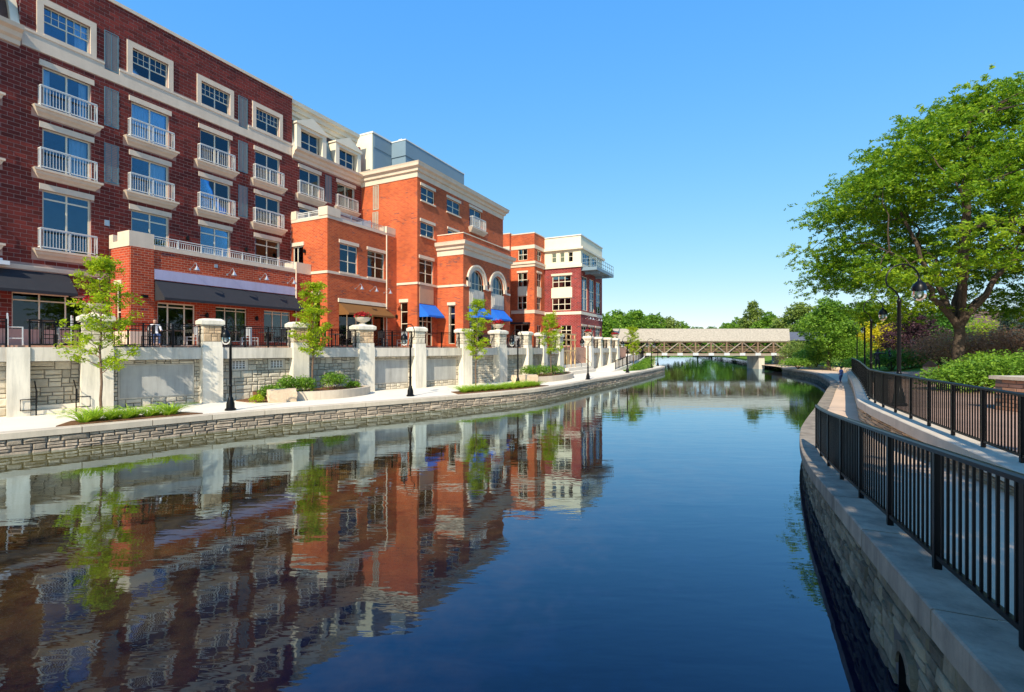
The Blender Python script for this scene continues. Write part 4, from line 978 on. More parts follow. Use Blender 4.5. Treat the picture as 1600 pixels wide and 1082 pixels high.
for u in np.linspace(59.65, 67.55, 9): b.box(12.92, 12.98, u-.03, u+.03, 13.5, 14.6)
for x in (11.6, 12.3): b.box(x-.02, x+.02, 59.62, 59.68, 13.5, 14.6)
for z in (13.65, 14.1, 14.57): b.box(12.93, 12.97, 59.6, 67.6, z, z+.05).box(11.0, 12.97, 59.63, 59.67, z, z+.05)
b.build('balcony_railing', 'greymetal', bal)
# ------------------------------------------------------------------ terrace retaining wall: pillars, ledge beams, stone bays
TW = thing('terrace_wall', 'pale concrete and stone retaining wall with square pillars holding the terrace', 'wall', (*PW[4], PROM))
URN = {1, 4, 7, 10, 11, 14}
def frame_of(i, j):
    A, B = PW[i], PW[j]; t = (B-A).normalized(); nn = Vector((-t.y, t.x)); Lg = (B-A).length
    return (lambda u, d, z: (A.x+t.x*u+nn.x*d, A.y+t.y*u+nn.y*d, z)), Lg, math.atan2(t.y, t.x)
def hw(i): return .50 if i in URN else (.31 if i < 1 else .42)
def pillar(i):
    fr, Lg, rz = frame_of(i, i+1) if i not in (10, 14) else frame_of(i-1, i)
    u0 = 0 if i not in (10, 14) else Lg
    h = hw(i); b_ = MB().fbox(fr, u0-h, u0+h, 0, .75, PROM, LEDGE+.02).fbox(fr, u0-h+.02, u0+h-.02, .04, .80, LEDGE+.02, LEDGE+.27)
    if i < 1:
        MB().fbox(fr, u0-h, u0+h, .04, .75, PROM, LEDGE+.001).build('pilaster', 'pillar', TW); return
    o = b_.build('pillar', 'pillar', TW)
    s = h-.05
    MB().fbox(fr, u0-s, u0+s, .07, .07+2*s, LEDGE+.272, 4.28).build('shaft', 'joint', o)
    b_ = MB(); c = h+.07; z = 4.28
    for k, (e, z0, z1) in enumerate(((c-.04, 4.28, 4.33), (c, 4.33, 4.50))): b_.fbox(fr, u0-e, u0+e, .07+s-e, .07+s+e, z0, z1)
    P = [fr(u0+a*c, .07+s+d_*c, 4.50) for a, d_ in ((-1,-1),(1,-1),(1,1),(-1,1))]+[fr(u0+a*c*.72, .07+s+d_*c*.72, 4.60) for a, d_ in ((-1,-1),(1,-1),(1,1),(-1,1))]
    b_.add(P, [(4,5,6,7),(0,1,5,4),(1,2,6,5),(2,3,7,6),(3,0,4,7)]); b_.build('cap', 'pillar', o)
    rng = random.Random(40+i)
    rf = ashlar(-s, s, LEDGE+.275, 4.275, rng, .33, .18, .42, .012)
    def face(dd, uu, rot):
        return lambda u: (*fr(u0+uu(u), dd(u), 0)[:2], rz+rot)
    pieces('stone', rf, face(lambda u: .07, lambda u: u, 0), .03, 'tanstone' if i in (2, 3, 4) else 'ashlar', o, o, 40, 3.)
    rf = ashlar(-s, s, LEDGE+.275, 4.275, rng, .33, .18, .42, .012)
    pieces('stone', rf, face(lambda u: .07+s-u, lambda u: -s, -RX), .03, 'ashlar', o, o, 40, 3.)
    # right side and back stay plain clad
    if i in URN:
        c = fr(u0, .07+s, 0)
        lab = {1: 'cast stone urn of red flowers behind the nearest sapling', 4: 'cast stone urn of red flowers on pillar before the brown awning', 7: 'cast stone urn of red flowers on pillar before the blue awnings',
               10: 'cast stone urn of red flowers on pillar left of timber stair frame', 11: 'cast stone urn of red flowers on pillar right of timber stair frame', 14: 'cast stone urn of red flowers on last pillar near covered bridge'}[i]
        t = thing('flower_urn', lab, 'flower urn', (c[0], c[1], 4.60), 0, 'flower urns on the terrace pillars')
        MB().lathe([(.22,0),(.22,.05),(.12,.09),(.13,.13),(.36,.24),(.45,.40),(.47,.43),(.42,.44),(.36,.38),(.0,.36)], 0, 0, 18).build('bowl', 'urn', t, True, True)
        rs = np.random.RandomState(60+i); C = rs.normal(size=(420, 3))*[.19, .19, .10]+[0, 0, .56]
        link('blooms', leafmesh('blooms', C, .10, 'petal', rs, .9), t); C = rs.normal(size=(160, 3))*[.2, .2, .05]+[0, 0, .46]
        link('foliage', leafmesh('foliage', C, .11, 'deep', rs, .6), t)
for i in list(range(-3, 15)): pillar(i)
BAYS = [(-3,-2,'stone'),(-2,-1,'stone'),(-1,0,'stone'),(0,1,'stair'),(1,2,'panel'),(2,3,'grille'),(3,4,'stone'),(4,5,'panel'),(5,6,'panel'),(6,7,'stone'),(7,8,'stone'),(8,9,'stone'),(9,10,'stone'),(11,12,'panel'),(12,13,'panel'),(13,14,'stone')]
allst = []; FRM = {}
def bay(i, j, kind):
    fr, Lg, rz = frame_of(i, j); u0, u1 = hw(i)-.02, Lg-hw(j)+.02
    dd = .55 if kind != 'stair' else .86
    b_ = MB()
    if kind == 'stair':
        b_.fbox(fr, u0, u1, dd, dd+.2, PROM-.2, LEDGE-.53).fbox(fr, u0-.01, u0+.02, .5, dd, PROM, LEDGE-.535).fbox(fr, u1-.02, u1+.01, .5, dd, PROM, LEDGE-.535)
    else: b_.fbox(fr, u0, u1, dd, dd+.15, PROM-.2, LEDGE-.53)
    o = b_.build('bay_wall', 'joint', TW)
    MB().fbox(fr, u0-.005 if False else u0+.021, u1-.021, .10, (dd+.2 if kind == 'stair' else .75), LEDGE-.53, LEDGE).build('ledge_beam', 'concrete', TW)
    sk = None
    if kind == 'panel':
        a, c = u0+.30, u1-.30
        MB().fbox(fr, a, c, dd-.06, dd+.02, PROM+.42, LEDGE-.80).build('cast_panel', 'panel', o)
        MB().fbox(fr, a-.06, c+.06, dd-.035, dd+.02, PROM+.36, PROM+.42).fbox(fr, a-.06, c+.06, dd-.035, dd+.02, LEDGE-.80, LEDGE-.74).fbox(fr, a-.06, a-.001, dd-.035, dd+.02, PROM+.421, LEDGE-.801).fbox(fr, c+.001, c+.06, dd-.035, dd+.02, PROM+.421, LEDGE-.801).build('panel_surround', 'concrete', o)
        sk = lambda r: r[1] > a-.07 and r[0] < c+.07 and r[3] > PROM+.35 and r[2] < LEDGE-.73
    if kind == 'grille':
        gs = [u0+.26*(u1-u0), u0+.80*(u1-u0)]
        for g_ in gs:
            MB().fbox(fr, g_-.42, g_+.42, dd-.05, dd+.02, 2.12, 2.22).fbox(fr, g_-.42, g_+.42, dd-.05, dd+.02, 2.58, 2.68).fbox(fr, g_-.42, g_-.30, dd-.05, dd+.02, 2.22, 2.58).fbox(fr, g_+.30, g_+.42, dd-.05, dd+.02, 2.22, 2.58).build('vent_surround', 'concrete', o)
            m_ = MB()
            for k in range(5): x = g_-.30+.6*k/4; m_.fbox(fr, x-.02, x+.02, dd-.03, dd, 2.22, 2.58)
            for k in range(1, 4): z = 2.22+.36*k/4; m_.fbox(fr, g_-.30, g_+.30, dd-.028, dd-.002, z-.015, z+.015)
            m_.build('vent_grille', 'screenbox', o)
        sk = lambda r: any(r[1] > g_-.43 and r[0] < g_+.43 for g_ in gs) and r[3] > 2.11 and r[2] < 2.69
    rng = random.Random(70+i)
    z0 = PROM if kind != 'stair' else PROM+.32
    if kind == 'panel':
        rr_ = ashlar(u0, a-.07, PROM, LEDGE-.54, rng, .34, .12, .3, .02)+ashlar(c+.07, u1, PROM, LEDGE-.54, rng, .34, .12, .3, .02)
        rr_ += ashlar(a-.07, c+.07, PROM, PROM+.355, rng, .34, .24, .58, .02)+ashlar(a-.07, c+.07, LEDGE-.735, LEDGE-.54, rng, .2, .3, .6, .02)
    elif kind == 'grille':
        rr_ = ashlar(u0, u1, PROM, 2.10, rng, .34, .24, .58, .02); e_ = [u0]+[v for g_ in gs for v in (g_-.43, g_+.43)]+[u1]
        for q_ in range(0, 6, 2): rr_ += ashlar(e_[q_], e_[q_+1], 2.10, LEDGE-.54, rng, .32, .2, .5, .02)
    else: rr_ = ashlar(u0, u1, z0, LEDGE-.54, rng, .34, .24, .58, .02)
    for r in rr_: allst.append((r, i))
    FRM[i] = (fr, dd, rz, o)
    if kind == 'stair':
        for k in range(2): MB().fbox(fr, u0+.03, u1-.03, .12+.36*k, .86, PROM+.004+.165*k, PROM+.165*(k+1)).build('step', 'walk', TW)
        for nm, uu in (('left', u0+.18), ('right', u1-.18)):
            c = fr(uu, .55, PROM)
            t = thing('handrail', 'black looped handrail on the %s side of the short stair' % nm, 'handrail', c, rz, 'stair handrails')
            k = MB()
            for y in (-.55, .35): k.tube([(0,y,0),(0,y,.95+(.33 if y > 0 else 0))], .022, 8)
            k.build('post', 'black', t, False, True)
            sgn = -1 if nm == 'left' else 1
            MB().tube([(0,-.55,.95),(0,.35,1.28)], .022, 8).tube([(0,-.55,.95),(0,-.80,.95),(0,-.80,.50),(0,-.55,.50)], .022, 8).tube([(0,-.55,.62),(sgn*.42,-.55,.62),(sgn*.42,-.55,.22),(0,-.55,.22)], .02, 8).tube([(0,.35,1.28),(0,.60,1.28),(0,.60,.86),(0,.35,.86)], .022, 8).build('rail', 'black', t, False, True)
    # fence on the ledge
    nb = max(2, round((Lg-1.0)/1.25)); a, c = hw(i)-.03, Lg-hw(j)+.03; dF = .42
    names = {-3: 'out at the far left', -2: 'at the left edge', -1: 'left of the short stair', 0: 'above the short stair', 1: 'above the blank cast panel nearest the viewer', 2: 'above the two small vents', 3: 'before the brown awning', 4: 'right of the brown awning', 5: 'before the first blue awning',
             6: 'behind the third sapling', 7: 'right of the blue awnings', 8: 'behind the far planter', 9: 'left of the timber stair frame', 11: 'right of timber stair frame', 12: 'second right of timber stair frame', 13: 'last before the covered bridge'}
    if i >= -1:
        p = fr(0, dF, LEDGE); t = thing('terrace_fence', 'black metal terrace fence panel %s' % names[i], 'fence', p, rz, 'fence panels along the terrace')
        for k in range(nb+1):
            x = a+.03+(c-a-.06)*k/nb; MB().box(x-.03, x+.03, -.03, .03, 0, 1.06).build('post', 'black', t, False, True)
        for z in (.10, .94, 1.03): MB().box(a, c, -.02, .02, z, z+.035).build('rail', 'black', t, False, True)
        m_ = MB(); k = int((c-a)/.115)
        for q in range(1, k): x = a+(c-a)*q/k; m_.box(x-.008, x+.008, -.008, .008, .13, .94)
        m_.build('balusters', 'black', t, False, True)['kind'] = 'stuff'
for q in BAYS: bay(*q)
L_ = sorted(allst, key=lambda t: -shown(FRM[t[1]][0]((t[0][0]+t[0][1])/2, .5, (t[0][2]+t[0][3])/2), math.sqrt((t[0][1]-t[0][0])*(t[0][3]-t[0][2]))))
big = L_[:300]; rest = L_[300:]
for i in FRM:
    fr, dd, rz, o = FRM[i]; F_ = lambda u: (*fr(u, dd, 0)[:2], rz)
    A = [r for r, k in big if k == i]; B = [r for r, k in rest if k == i]
    if A: pieces('stone', A, F_, .045, 'ashlar', o, o, 999, 0.)
    if B: pieces('stone', B, F_, .045, 'ashlar', o, o, 0, 1e9)
# ------------------------------------------------------------------ terrace furniture
def make_chair(name, mat, tall):
    s = .72 if tall else .45; key = ('chair', mat, tall)
    def mk():
        g_ = {}
        g_['seat'] = MB().box(-.23,.23,-.22,.22,s-.03,s).mesh('seat', mat)
        b_ = MB()
        for k in range(5): x = -.18+.09*k; b_.box(x-.022,x+.022,.205,.225,s+.12,s+.44)
        b_.box(-.24,.24,.20,.23,s+.44,s+.52).box(-.24,.24,.20,.23,s+.08,s+.12); g_['backrest'] = b_.mesh('backrest', mat)
        g_['front_leg'] = MB().box(-.02,.02,-.02,.02,0,s-.03).mesh('leg', mat)
        g_['rear_leg'] = MB().box(-.02,.02,-.02,.02,0,s+.50).mesh('leg', mat)
        b_ = MB(); b_.box(-.21,.21,-.205,-.185,.2,.23).box(-.215,-.195,-.18,.2,.26,.29).box(.195,.215,-.18,.2,.26,.29); g_['stretcher'] = b_.mesh('stretcher', mat)
        return g_
    return cached(key, mk)
def chair(loc, rz, label, mat='furn', tall=False):
    t = thing('bar_chair' if tall else 'terrace_chair', label, 'chair', loc, rz, 'chairs on the terrace'); g_ = make_chair('c', mat, tall)
    place('seat', g_['seat'], t, (0,0,0)); place('backrest', g_['backrest'], t, (0,0,0)); place('stretcher', g_['stretcher'], t, (0,0,0))
    for x in (-.21, .21): place('leg', g_['front_leg'], t, (x,-.20,0)); place('leg', g_['rear_leg'], t, (x*1.22,.215,0))
def table(loc, label, tall=False):
    t = thing('terrace_table', label, 'table', loc, 0, 'tables on the terrace'); h = 1.02 if tall else .74
    k = ('table', tall)
    a = cached(k+(0,), lambda: MB().lathe([(.40,h-.035),(.42,h-.02),(.42,h),(.0,h+.001)], 0, 0, 18).mesh('tabletop', 'furn'))
    b_ = cached(k+(1,), lambda: MB().tube([(0,0,.03),(0,0,h-.035)], .04, 10).mesh('pedestal', 'furn'))
    c = cached(k+(2,), lambda: MB().box(-.3,.3,-.03,.03,0,.03).box(-.03,.03,.031,.3,0,.03).box(-.03,.03,-.3,-.031,0,.03).mesh('foot', 'furn'))
    place('tabletop', a, t, (0,0,0)); place('pedestal', b_, t, (0,0,0)); place('foot', c, t, (0,0,0))
spots = {0: 'above the short stair', 1: 'on terrace above the blank cast panel', 2: 'on terrace above the two vents', 3: 'before the brown awning', 4: 'right of the brown awning', 7: 'right of the blue awnings', 8: 'behind the far planter'}
fr_ = random.Random(31)
for i, nm in spots.items():
    fr, Lg, rz = frame_of(i, i+1)
    for k, u in enumerate((.30, .72)):
        tall = (i == 0 and k == 0); d_ = 1.5+fr_.uniform(0, .3)
        sd = ('left', 'right')[k]
        c = fr(Lg*u, d_, TERR); table(c, 'dark round %stable, the %s one, %s' % ('bar ' if tall else '', sd, nm), tall)
        for q, (du, rr, w_) in enumerate(((-.72, RX, 'left'), (.72, -RX, 'right'))):
            p = fr(Lg*u+du, d_+fr_.uniform(-.1, .1), TERR)
            chair(p, rz+rr+fr_.uniform(-.25, .25), '%s chair %s of the %s table %s' % ('pale bar' if tall else ('grey' if (i+k+q) % 3 == 0 else 'dark'), w_, sd, nm), 'alu' if tall or (i+k+q) % 3 == 0 else 'furn', tall)
# ------------------------------------------------------------------ gooseneck street lamps
def lamp(loc, rz, h, label, grp):
    t = thing('street_lamp', label, 'street lamp', loc, rz, grp); k = h/3.85
    def base(): return MB().lathe([(.21,0),(.21,.06),(.16,.10),(.15,.30),(.11,.42),(.10,.50),(.065,.56),(.06,.95),(.07,.97),(.07,1.02),(.055,1.05)], 0, 0, 14).mesh('base', 'black', smooth=True)
    def pole(): return MB().lathe([(.055,1.05),(.05,h-1.22),(.06,h-1.2),(.06,h-1.14),(.035,h-1.1)], 0, 0, 12).mesh('pole', 'black', smooth=True)
    R_ = .47
    def arm():
        pts = [(0,0,h-1.12),(-.01,0,h-1.02),(-.08,0,h-.88),(-.2,0,h-.76)]
        cx_, cz_ = .10, h-R_-.02
        for i in range(13):
            q = math.pi*(1.13-i*1.13/12); pts.append((cx_+R_*math.cos(q), 0, cz_+R_*math.sin(q)))
        pts.append((cx_+R_, 0, cz_-.08))
        return MB().tube(pts, .024, 8).mesh('arm', 'black', smooth=True)
    def shade(): return MB().lathe([(.03,.10),(.05,.05),(.06,.02),(.15,-.06),(.19,-.16),(.195,-.28),(.18,-.28),(.15,-.10),(.0,-.04)], .10+R_, 0, 16).mesh('shade', 'black', smooth=True)
    def globe(): return MB().lathe([(.17,-.285),(.185,-.36),(.17,-.47),(.12,-.55),(.05,-.585),(.001,-.59)], .10+R_, 0, 16).mesh('globe', 'globe', smooth=True)
    def bulb(): return MB().lathe([(.03,-.29),(.05,-.36),(.05,-.43),(.02,-.48),(.001,-.485)], .10+R_, 0, 10).mesh('bulb', 'white', smooth=True)
    z = h-R_-.10
    place('base', cached('lampbase', base), t, (0,0,0)); place('pole', cached(('lp', h), pole), t, (0,0,0)); place('arm', cached(('la', h), arm), t, (0,0,0))
    place('shade', cached('ls', shade), t, (0,0,z)); place('globe', cached('lg', globe), t, (0,0,z)); place('bulb', cached('lb', bulb), t, (0,0,z))
for (X, Y, nm) in ((-11.53,20.08,'nearest on the left promenade, beside the pillar and boulder planter'),(-5.4,26.05,'on the left promenade before the second cast panel'),(.4,33.7,'on the left promenade by the daylily bed under the blue awnings'),(6.2,40,'on the left promenade before the timber stair'),(12.1,51.4,'on the left promenade beside the ramp railing'),(18.1,63.7,'near the rounded end of the left promenade'),(21.2,71.3,'farthest on the left promenade, at its rounded tip')):
    x, y = cw(X, Y); lamp((x, y, PROM), YAW+math.atan2(.68, -.73), 3.85, 'black gooseneck lamp '+nm, 'gooseneck lamps on the left bank')
for (X, Y, h, nm) in ((12.0,15.2,4.4,'nearest on the right plaza behind the curved railing'),(18.9,25.8,4.4,'second along the right plaza railing'),(25.9,36,4.4,'third along the right plaza railing'),(35.2,50,4.4,'farthest on the right plaza')):
    x, y = cw(X, Y); lamp((x, y, PLAZA if Y < 40 else 1.5), YAW+RAD(-8), h, 'tall black gooseneck lamp '+nm, 'gooseneck lamps on the right plaza')
# ------------------------------------------------------------------ right railings: posts and balusters each on their own
def railing(name, label, path, a0, a1, off, sp, h, zoff=0., bal=.125):
    p0 = path.off(a0, off); t = thing(name, label, 'railing', (p0.x, p0.y, p0.z+zoff)); n_ = round((a1-a0)/sp)
    pm = MB().box(-.029,.029,-.029,.029,0,h-.04).mesh('post', 'black'); bm = MB().box(-.0095,.0095,-.0095,.0095,.13,h-.046).mesh('baluster', 'black')
    fm = MB().box(-.045,.045,-.045,.045,-.01,.015).mesh('shoe', 'black')
    for i in range(n_+1):
        a = a0+(a1-a0)*i/n_; q = path.off(a, off); d_ = path.at(a)[1]; r = math.atan2(d_.y, d_.x)
        o = place('post', pm, t, rel(t, (q.x, q.y, q.z+zoff)), r)
        if i < n_:
            k = max(2, round((a1-a0)/n_/bal))
            for j in range(1, k):
                a2 = a+(a1-a0)/n_*j/k; q = path.off(a2, off); place('baluster', bm, t, rel(t, (q.x, q.y, q.z+zoff)), r)
    for nm, z, pr in (('top_rail', h, ((-.03,-.045),(.03,-.045),(.034,-.01),(.02,.005),(-.02,.005),(-.034,-.01))), ('bottom_rail', .11, ((-.02,-.02),(.02,-.02),(.02,.02),(-.02,.02)))):
        sweep(path, a0-.03, a1+.03, [(off+o_, z+zz+zoff) for o_, zz in pr], .3).build(nm, 'black', t, True)
    return t
def amin(path, X, Y):
    w_ = Vector(cw(X, Y)); return min(np.arange(0, path.len, .05), key=lambda a: (path.at(a)[0].to_2d()-w_).length)
a0, a1 = amin(RB, 2.75, 2.71), amin(RB, 7.5, 12.65)
w0, w1 = Vector(cw(3.19, 3.13)), Vector(cw(7.72, 12.4)); ar = np.arange(0, 40, .02)
a0 = min(ar, key=lambda a: (RB.off(a, .30).to_2d()-w0).length); a1 = min(ar, key=lambda a: (RB.off(a, .30).to_2d()-w1).length)
railing('canal_railing', 'black metal railing on the near canal wall at lower right', RB, a0-1.5, a1, .30, 1.5, 1.09, .012)
# handrail on the inner side of the ramp (seen through the railing)
t = thing('ramp_handrail', 'black double handrail along the inner side of the near ramp', 'handrail', (*cw(6.8, 7.5), 1.0))
def ramp_pt(a): q = UP.off(a, -.60); return q, zramp(-.449*(q.x-CAMX)+.8935*q.y)
HR = Path([(*ramp_pt(a)[0].to_2d(), ramp_pt(a)[1]) for a in np.arange(1., 7.0, .8)])
for z in (.50, .86): sweep(HR, .1, HR.len-.1, [(o_, z+zz) for o_, zz in ((-.02,-.02),(.02,-.02),(.02,.02),(-.02,.02))], .3).build('rail', 'black', t, True)
for k in range(8):
    q = HR.at(.4+HR.len*.94*k/7)[0]; MB().box(q.x-.02, q.x+.02, q.y-.02, q.y+.02, q.z-.01, q.z+.85).build('post', 'black', t)
uE = amin(UP, 26, 37.5); uS = amin(UP, 6.45, 4)
# upper retaining wall and railing
UWt = thing('plaza_wall', 'tan stone retaining wall with smooth coping below the curved plaza railing', 'wall', (*cw(10, 12), PROM))
sweep(UP, 3.0, uE, [(-.22, -1.9), (-.22, -.24), (.12, -.24), (.12, -1.9)], .4).build('core', 'bank', UWt)
rng = random.Random(77); a = 3.0
while a < uE-.3:
    w_ = min(rng.uniform(2.2, 3.2), uE-a); sweep(UP, a+.006, a+w_-.006, [(-.34,-.23),(-.34,.0),(-.32,.015),(.22,.015),(.22,-.23)], .3).build('coping_block', 'coping', UWt); a += w_
rc = []
for r in ashlar(3.0, uE, -1.0, 0., rng, .22, .3, .7, .018):
    Y_ = None; q = UP.at((r[0]+r[1])/2)[0]; Y_ = -.449*(q.x-CAMX)+.8935*q.y; zb = zramp(Y_)-.05; zt = PLAZA-.235
    if zt-zb < .12: continue
    rc.append((r[0], r[1], zb+(r[2]+1)*(zt-zb)+.002, zb+(r[3]+1)*(zt-zb)-.002))
def fU(u): q = UP.off(u, -.22); d_ = UP.at(u)[1]; return (q.x, q.y, math.atan2(d_.y, d_.x)+math.pi)
pieces('stone', rc, fU, .05, 'tanstone', UWt, UWt, 300, 3.)
a7 = amin(UP, 7.84, 7.53)
railing('plaza_railing', 'curved black metal railing on the plaza edge beside the tall lamps', UP, a7-2.62, uE, 0., 1.31, 1.07, .012, .11)
# ------------------------------------------------------------------ vegetation builders
def limb(mb, p0, p1, r0, r1, wob, rng, seg=7, k=6, lift=0.):
    p0, p1 = Vector(p0), Vector(p1); pts = []; rs_ = []
    for i in range(k+1):
        t_ = i/k; p = p0.lerp(p1, t_); p.z += lift*math.sin(math.pi*t_)
        if 0 < i < k: p += Vector((rng.uniform(-wob, wob), rng.uniform(-wob, wob), rng.uniform(-wob, wob)*.5))
        pts.append(p); rs_.append(r0+(r1-r0)*t_)
    mb.tube(pts, rs_, seg); return pts
def sapling(loc, h, label, seed, base=.32, spread=1.0, dens=1.):
    rng = random.Random(seed); rs = np.random.RandomState(seed)
    t = thing('young_tree', label, 'tree', loc, 0, 'saplings along the left promenade')
    mb = MB(); tp = limb(mb, (0,0,-.1), (rng.uniform(-.12,.12), rng.uniform(-.12,.12), h*.93), .055, .012, .05, rng, 8, 9)
    cen = []; rad = []
    nb = 30
    for i in range(nb):
        f = base+(.96-base)*i/(nb-1); z = h*f; k = min(len(tp)-2, int(f/.93*9)); p = tp[k].lerp(tp[k+1], min(1, f/.93*9-k)) if f < .93 else tp[-1]
        ang = i*2.4+rng.uniform(-.5, .5); ln = spread*(1.15-.95*abs(f-.45)*1.25)*rng.uniform(.55, 1.15)
        e = p+Vector((math.cos(ang)*ln, math.sin(ang)*ln, ln*rng.uniform(.35, 1.0)))
        pts = limb(mb, p, e, .022*(1.2-f), .004, .05, rng, 5, 5)
        for q in (2, 3, 4, 5):
            for _ in range(2):
                cen.append(tuple(pts[q]+Vector((rng.uniform(-.2,.2), rng.uniform(-.2,.2), rng.uniform(-.12,.14))))); rad.append(rng.uniform(.13, .29))
    cen.append((tp[-1].x, tp[-1].y, h*.97)); rad.append(.25)
    mb.build('trunk', 'youngbark', t, True, True)
    C, T = clumps(cen, rad, 760*dens, rs, .6, .1)
    o = link('crown', leafmesh('crown', C, .125, 'young', rs, .38, .15, T), t)
def shrub(loc, r, hz, leaf, label, seed, size=.10, n_=2200, name='shrub', cat='shrub', grp=None, lobes=7, flat=.75, stems=True):
    rng = random.Random(seed); rs = np.random.RandomState(seed)
    t = thing(name, label, cat, loc, rng.uniform(0, 6), grp)
    cen = []; rad = []
    for i in range(lobes):
        a = i*2.4; q = math.sqrt((i+.5)/lobes)*.62
        cen.append((math.cos(a)*r*q, math.sin(a)*r*q, hz*(.30+.38*(1-q)*rng.uniform(.6, 1.2)))); rad.append(r*rng.uniform(.38, .55))
    tot = sum(x*x for x in rad); C, T = clumps(cen, rad, n_/tot, rs, min(1.2, flat*hz/r), .35)
    C[:, 2] = np.abs(C[:, 2])+.02
    # loose shoots break the outline
    k = n_//6; v = rs.normal(size=(k, 3)); v[:, 2] = np.abs(v[:, 2]); v /= np.linalg.norm(v, axis=1)[:, None]
    S = v*rs.uniform(.75, 1.12, k)[:, None]*[r, r, hz*.95]; C = np.concatenate([C, S]); T = np.concatenate([T, rs.uniform(.2, 1, k)])
    link('foliage', leafmesh('foliage', C, size, leaf, rs, .5, 0, T), t)
    if stems:
        mb = MB()
        for i in range(5): a = i*1.26; limb(mb, (0,0,-.15), (math.cos(a)*r*.5, math.sin(a)*r*.5, hz*.6), .03*r, .008*r, .03, rng, 5, 3)
        mb.build('stems', 'bark', t, False, True)
    return t
def leaftree(loc, h, r, leaf, label, seed, n_=9000, size=.42, name='tree', base=.22, grp='trees around the covered bridge', lob=26, conic=False):
    rng = random.Random(seed); rs = np.random.RandomState(seed)
    t = thing(name, label, 'tree', loc, 0, grp); mb = MB()
    limb(mb, (0,0,-.4), (rng.uniform(-.3,.3), rng.uniform(-.3,.3), h*.72), .022*h+.06, .03, .12, rng, 8, 6)
    cen = []; rad = []
    for i in range(lob):
        f = (i+.5)/lob; z = h*(base+(1-base)*f*.93); prof = (1-f)**.75*1.05 if conic else math.sin(math.pi*min(1, .18+.80*f))**.75
        a = i*2.4+rng.uniform(-.5, .5); q = rng.uniform(.35, .85)*r*prof
        c = (math.cos(a)*q, math.sin(a)*q, z+rng.uniform(-.04, .04)*h); rr = r*rng.uniform(.26, .44)*(.55+.45*prof)
        cen.append(c); rad.append(rr)
        if i % 2 == 0: limb(mb, (0,0,z*.72), c, .012*h*.6, .012, .15, rng, 5, 4)
    mb.build('trunk', 'bark', t, True, True)
    tot = sum(x*x for x in rad); C, T = clumps(cen, rad, n_/tot, rs, .78, .45)
    # small secondary tufts so that the outline is uneven
    k = lob*5; idx = rs.randint(0, lob, k); v = rs.normal(size=(k, 3)); v /= np.linalg.norm(v, axis=1)[:, None]
    c2 = np.array(cen)[idx]+v*(np.array(rad)[idx]*rs.uniform(.8, 1.15, k))[:, None]*[1, 1, .8]
    C2, T2 = clumps([tuple(x) for x in c2], [r*.13]*k, (n_*.5/k)/(r*.13)**2, rs, .8, .1)
    C = np.concatenate([C, C2]); T = np.concatenate([T, T2])
    link('crown', leafmesh('crown', C, size, leaf, rs, .55, .1, T), t)
    return t
# ------------------------------------------------------------------ saplings, beds and planters on the left
def L3(X, Y, z=PROM): return (*cw(X, Y), z)
ORD = ('leftmost', 'second', 'third', 'fourth', 'fifth', 'sixth', 'seventh', 'eighth', 'ninth', 'tenth', 'eleventh', 'twelfth', 'rightmost')
def bed(name_lab, a0, a1, o0, o1, seed, nclump, mass=False):
    pts = polyline(LB, a0, a1, -o0, .5)+[p for p in reversed(polyline(LB, a0+.5, a1-.5, -o1, .5))]
    o = MB().prism([tuple(p) for p in pts], PROM-.05, PROM+.035).build('planting_bed', 'mulch'); structure(o)
    rng = random.Random(seed); rs = np.random.RandomState(seed); acc = MB()
    for k in range(nclump):
        a = a0+.6+(a1-a0-1.2)*(k+.5)/nclump+rng.uniform(-.12, .12); q = LB.off(a, -(o0+(o1-o0)*(.3+.4*((k*7) % 5)/4)))
        if mass:
            me = cached(('lily', k % 4), lambda: lily(k % 4)); s_ = rng.uniform(.85, 1.25); r_ = rng.uniform(0, 6); c_, d_ = math.cos(r_)*s_, math.sin(r_)*s_
            acc.add([(q.x+v.co.x*c_-v.co.y*d_, q.y+v.co.x*d_+v.co.y*c_, PROM+.03+v.co.z*s_) for v in me.vertices], [tuple(p.vertices) for p in me.polygons]); continue
        t = thing('daylily_clump', ORD[k]+' daylily clump from the left in the near mulch bed', 'plant', (q.x, q.y, PROM+.03), rng.uniform(0, 6), 'daylily clumps in the near mulch bed')
        me = cached(('lily', k % 4), lambda: lily(k % 4)); o = place('leaves', me, t, (0,0,0)); s_ = rng.uniform(1.0, 1.45); t.scale = (s_, s_, s_)
    if mass:
        me = acc.mesh('groundcover', None); me.materials.append(L['lily']); at_ = me.attributes.new('tint', 'FLOAT', 'FACE'); at_.data.foreach_set('value', rs.uniform(.2, 1, len(me.polygons)).astype(np.float32))
        tag(link('daylily_groundcover', me), 'mass of bright green daylilies in the bed below the blue awnings', 'groundcover', kind='stuff')
def lily(seed):
    rs = np.random.RandomState(200+seed); mb = MB()
    for i in range(70):
        a = rs.uniform(0, 6.28); ln = rs.uniform(.28, .62); up_ = rs.uniform(.7, 1.35); w_ = rs.uniform(.012, .02); r0 = rs.uniform(0, .09)
        dx, dy = math.cos(a), math.sin(a); vs = []
        for j in range(5):
            q = j/4; rr = r0+ln*math.cos(up_)*q*1.3+.18*q*q*ln*2; z = ln*math.sin(up_)*(q-.42*q*q*q)
            ww = w_*(1-q*.85); vs += [(dx*rr-dy*ww, dy*rr+dx*ww, z), (dx*rr+dy*ww, dy*rr-dx*ww, z+.004)]
        mb.add(vs, [(2*j, 2*j+1, 2*j+3, 2*j+2) for j in range(4)])
    me = mb.mesh('leaves', None); me.materials.append(L['lily'])
    at = me.attributes.new('tint', 'FLOAT', 'FACE'); at.data.foreach_set('value', rs.uniform(.2, 1, len(me.polygons)).astype(np.float32)); return me
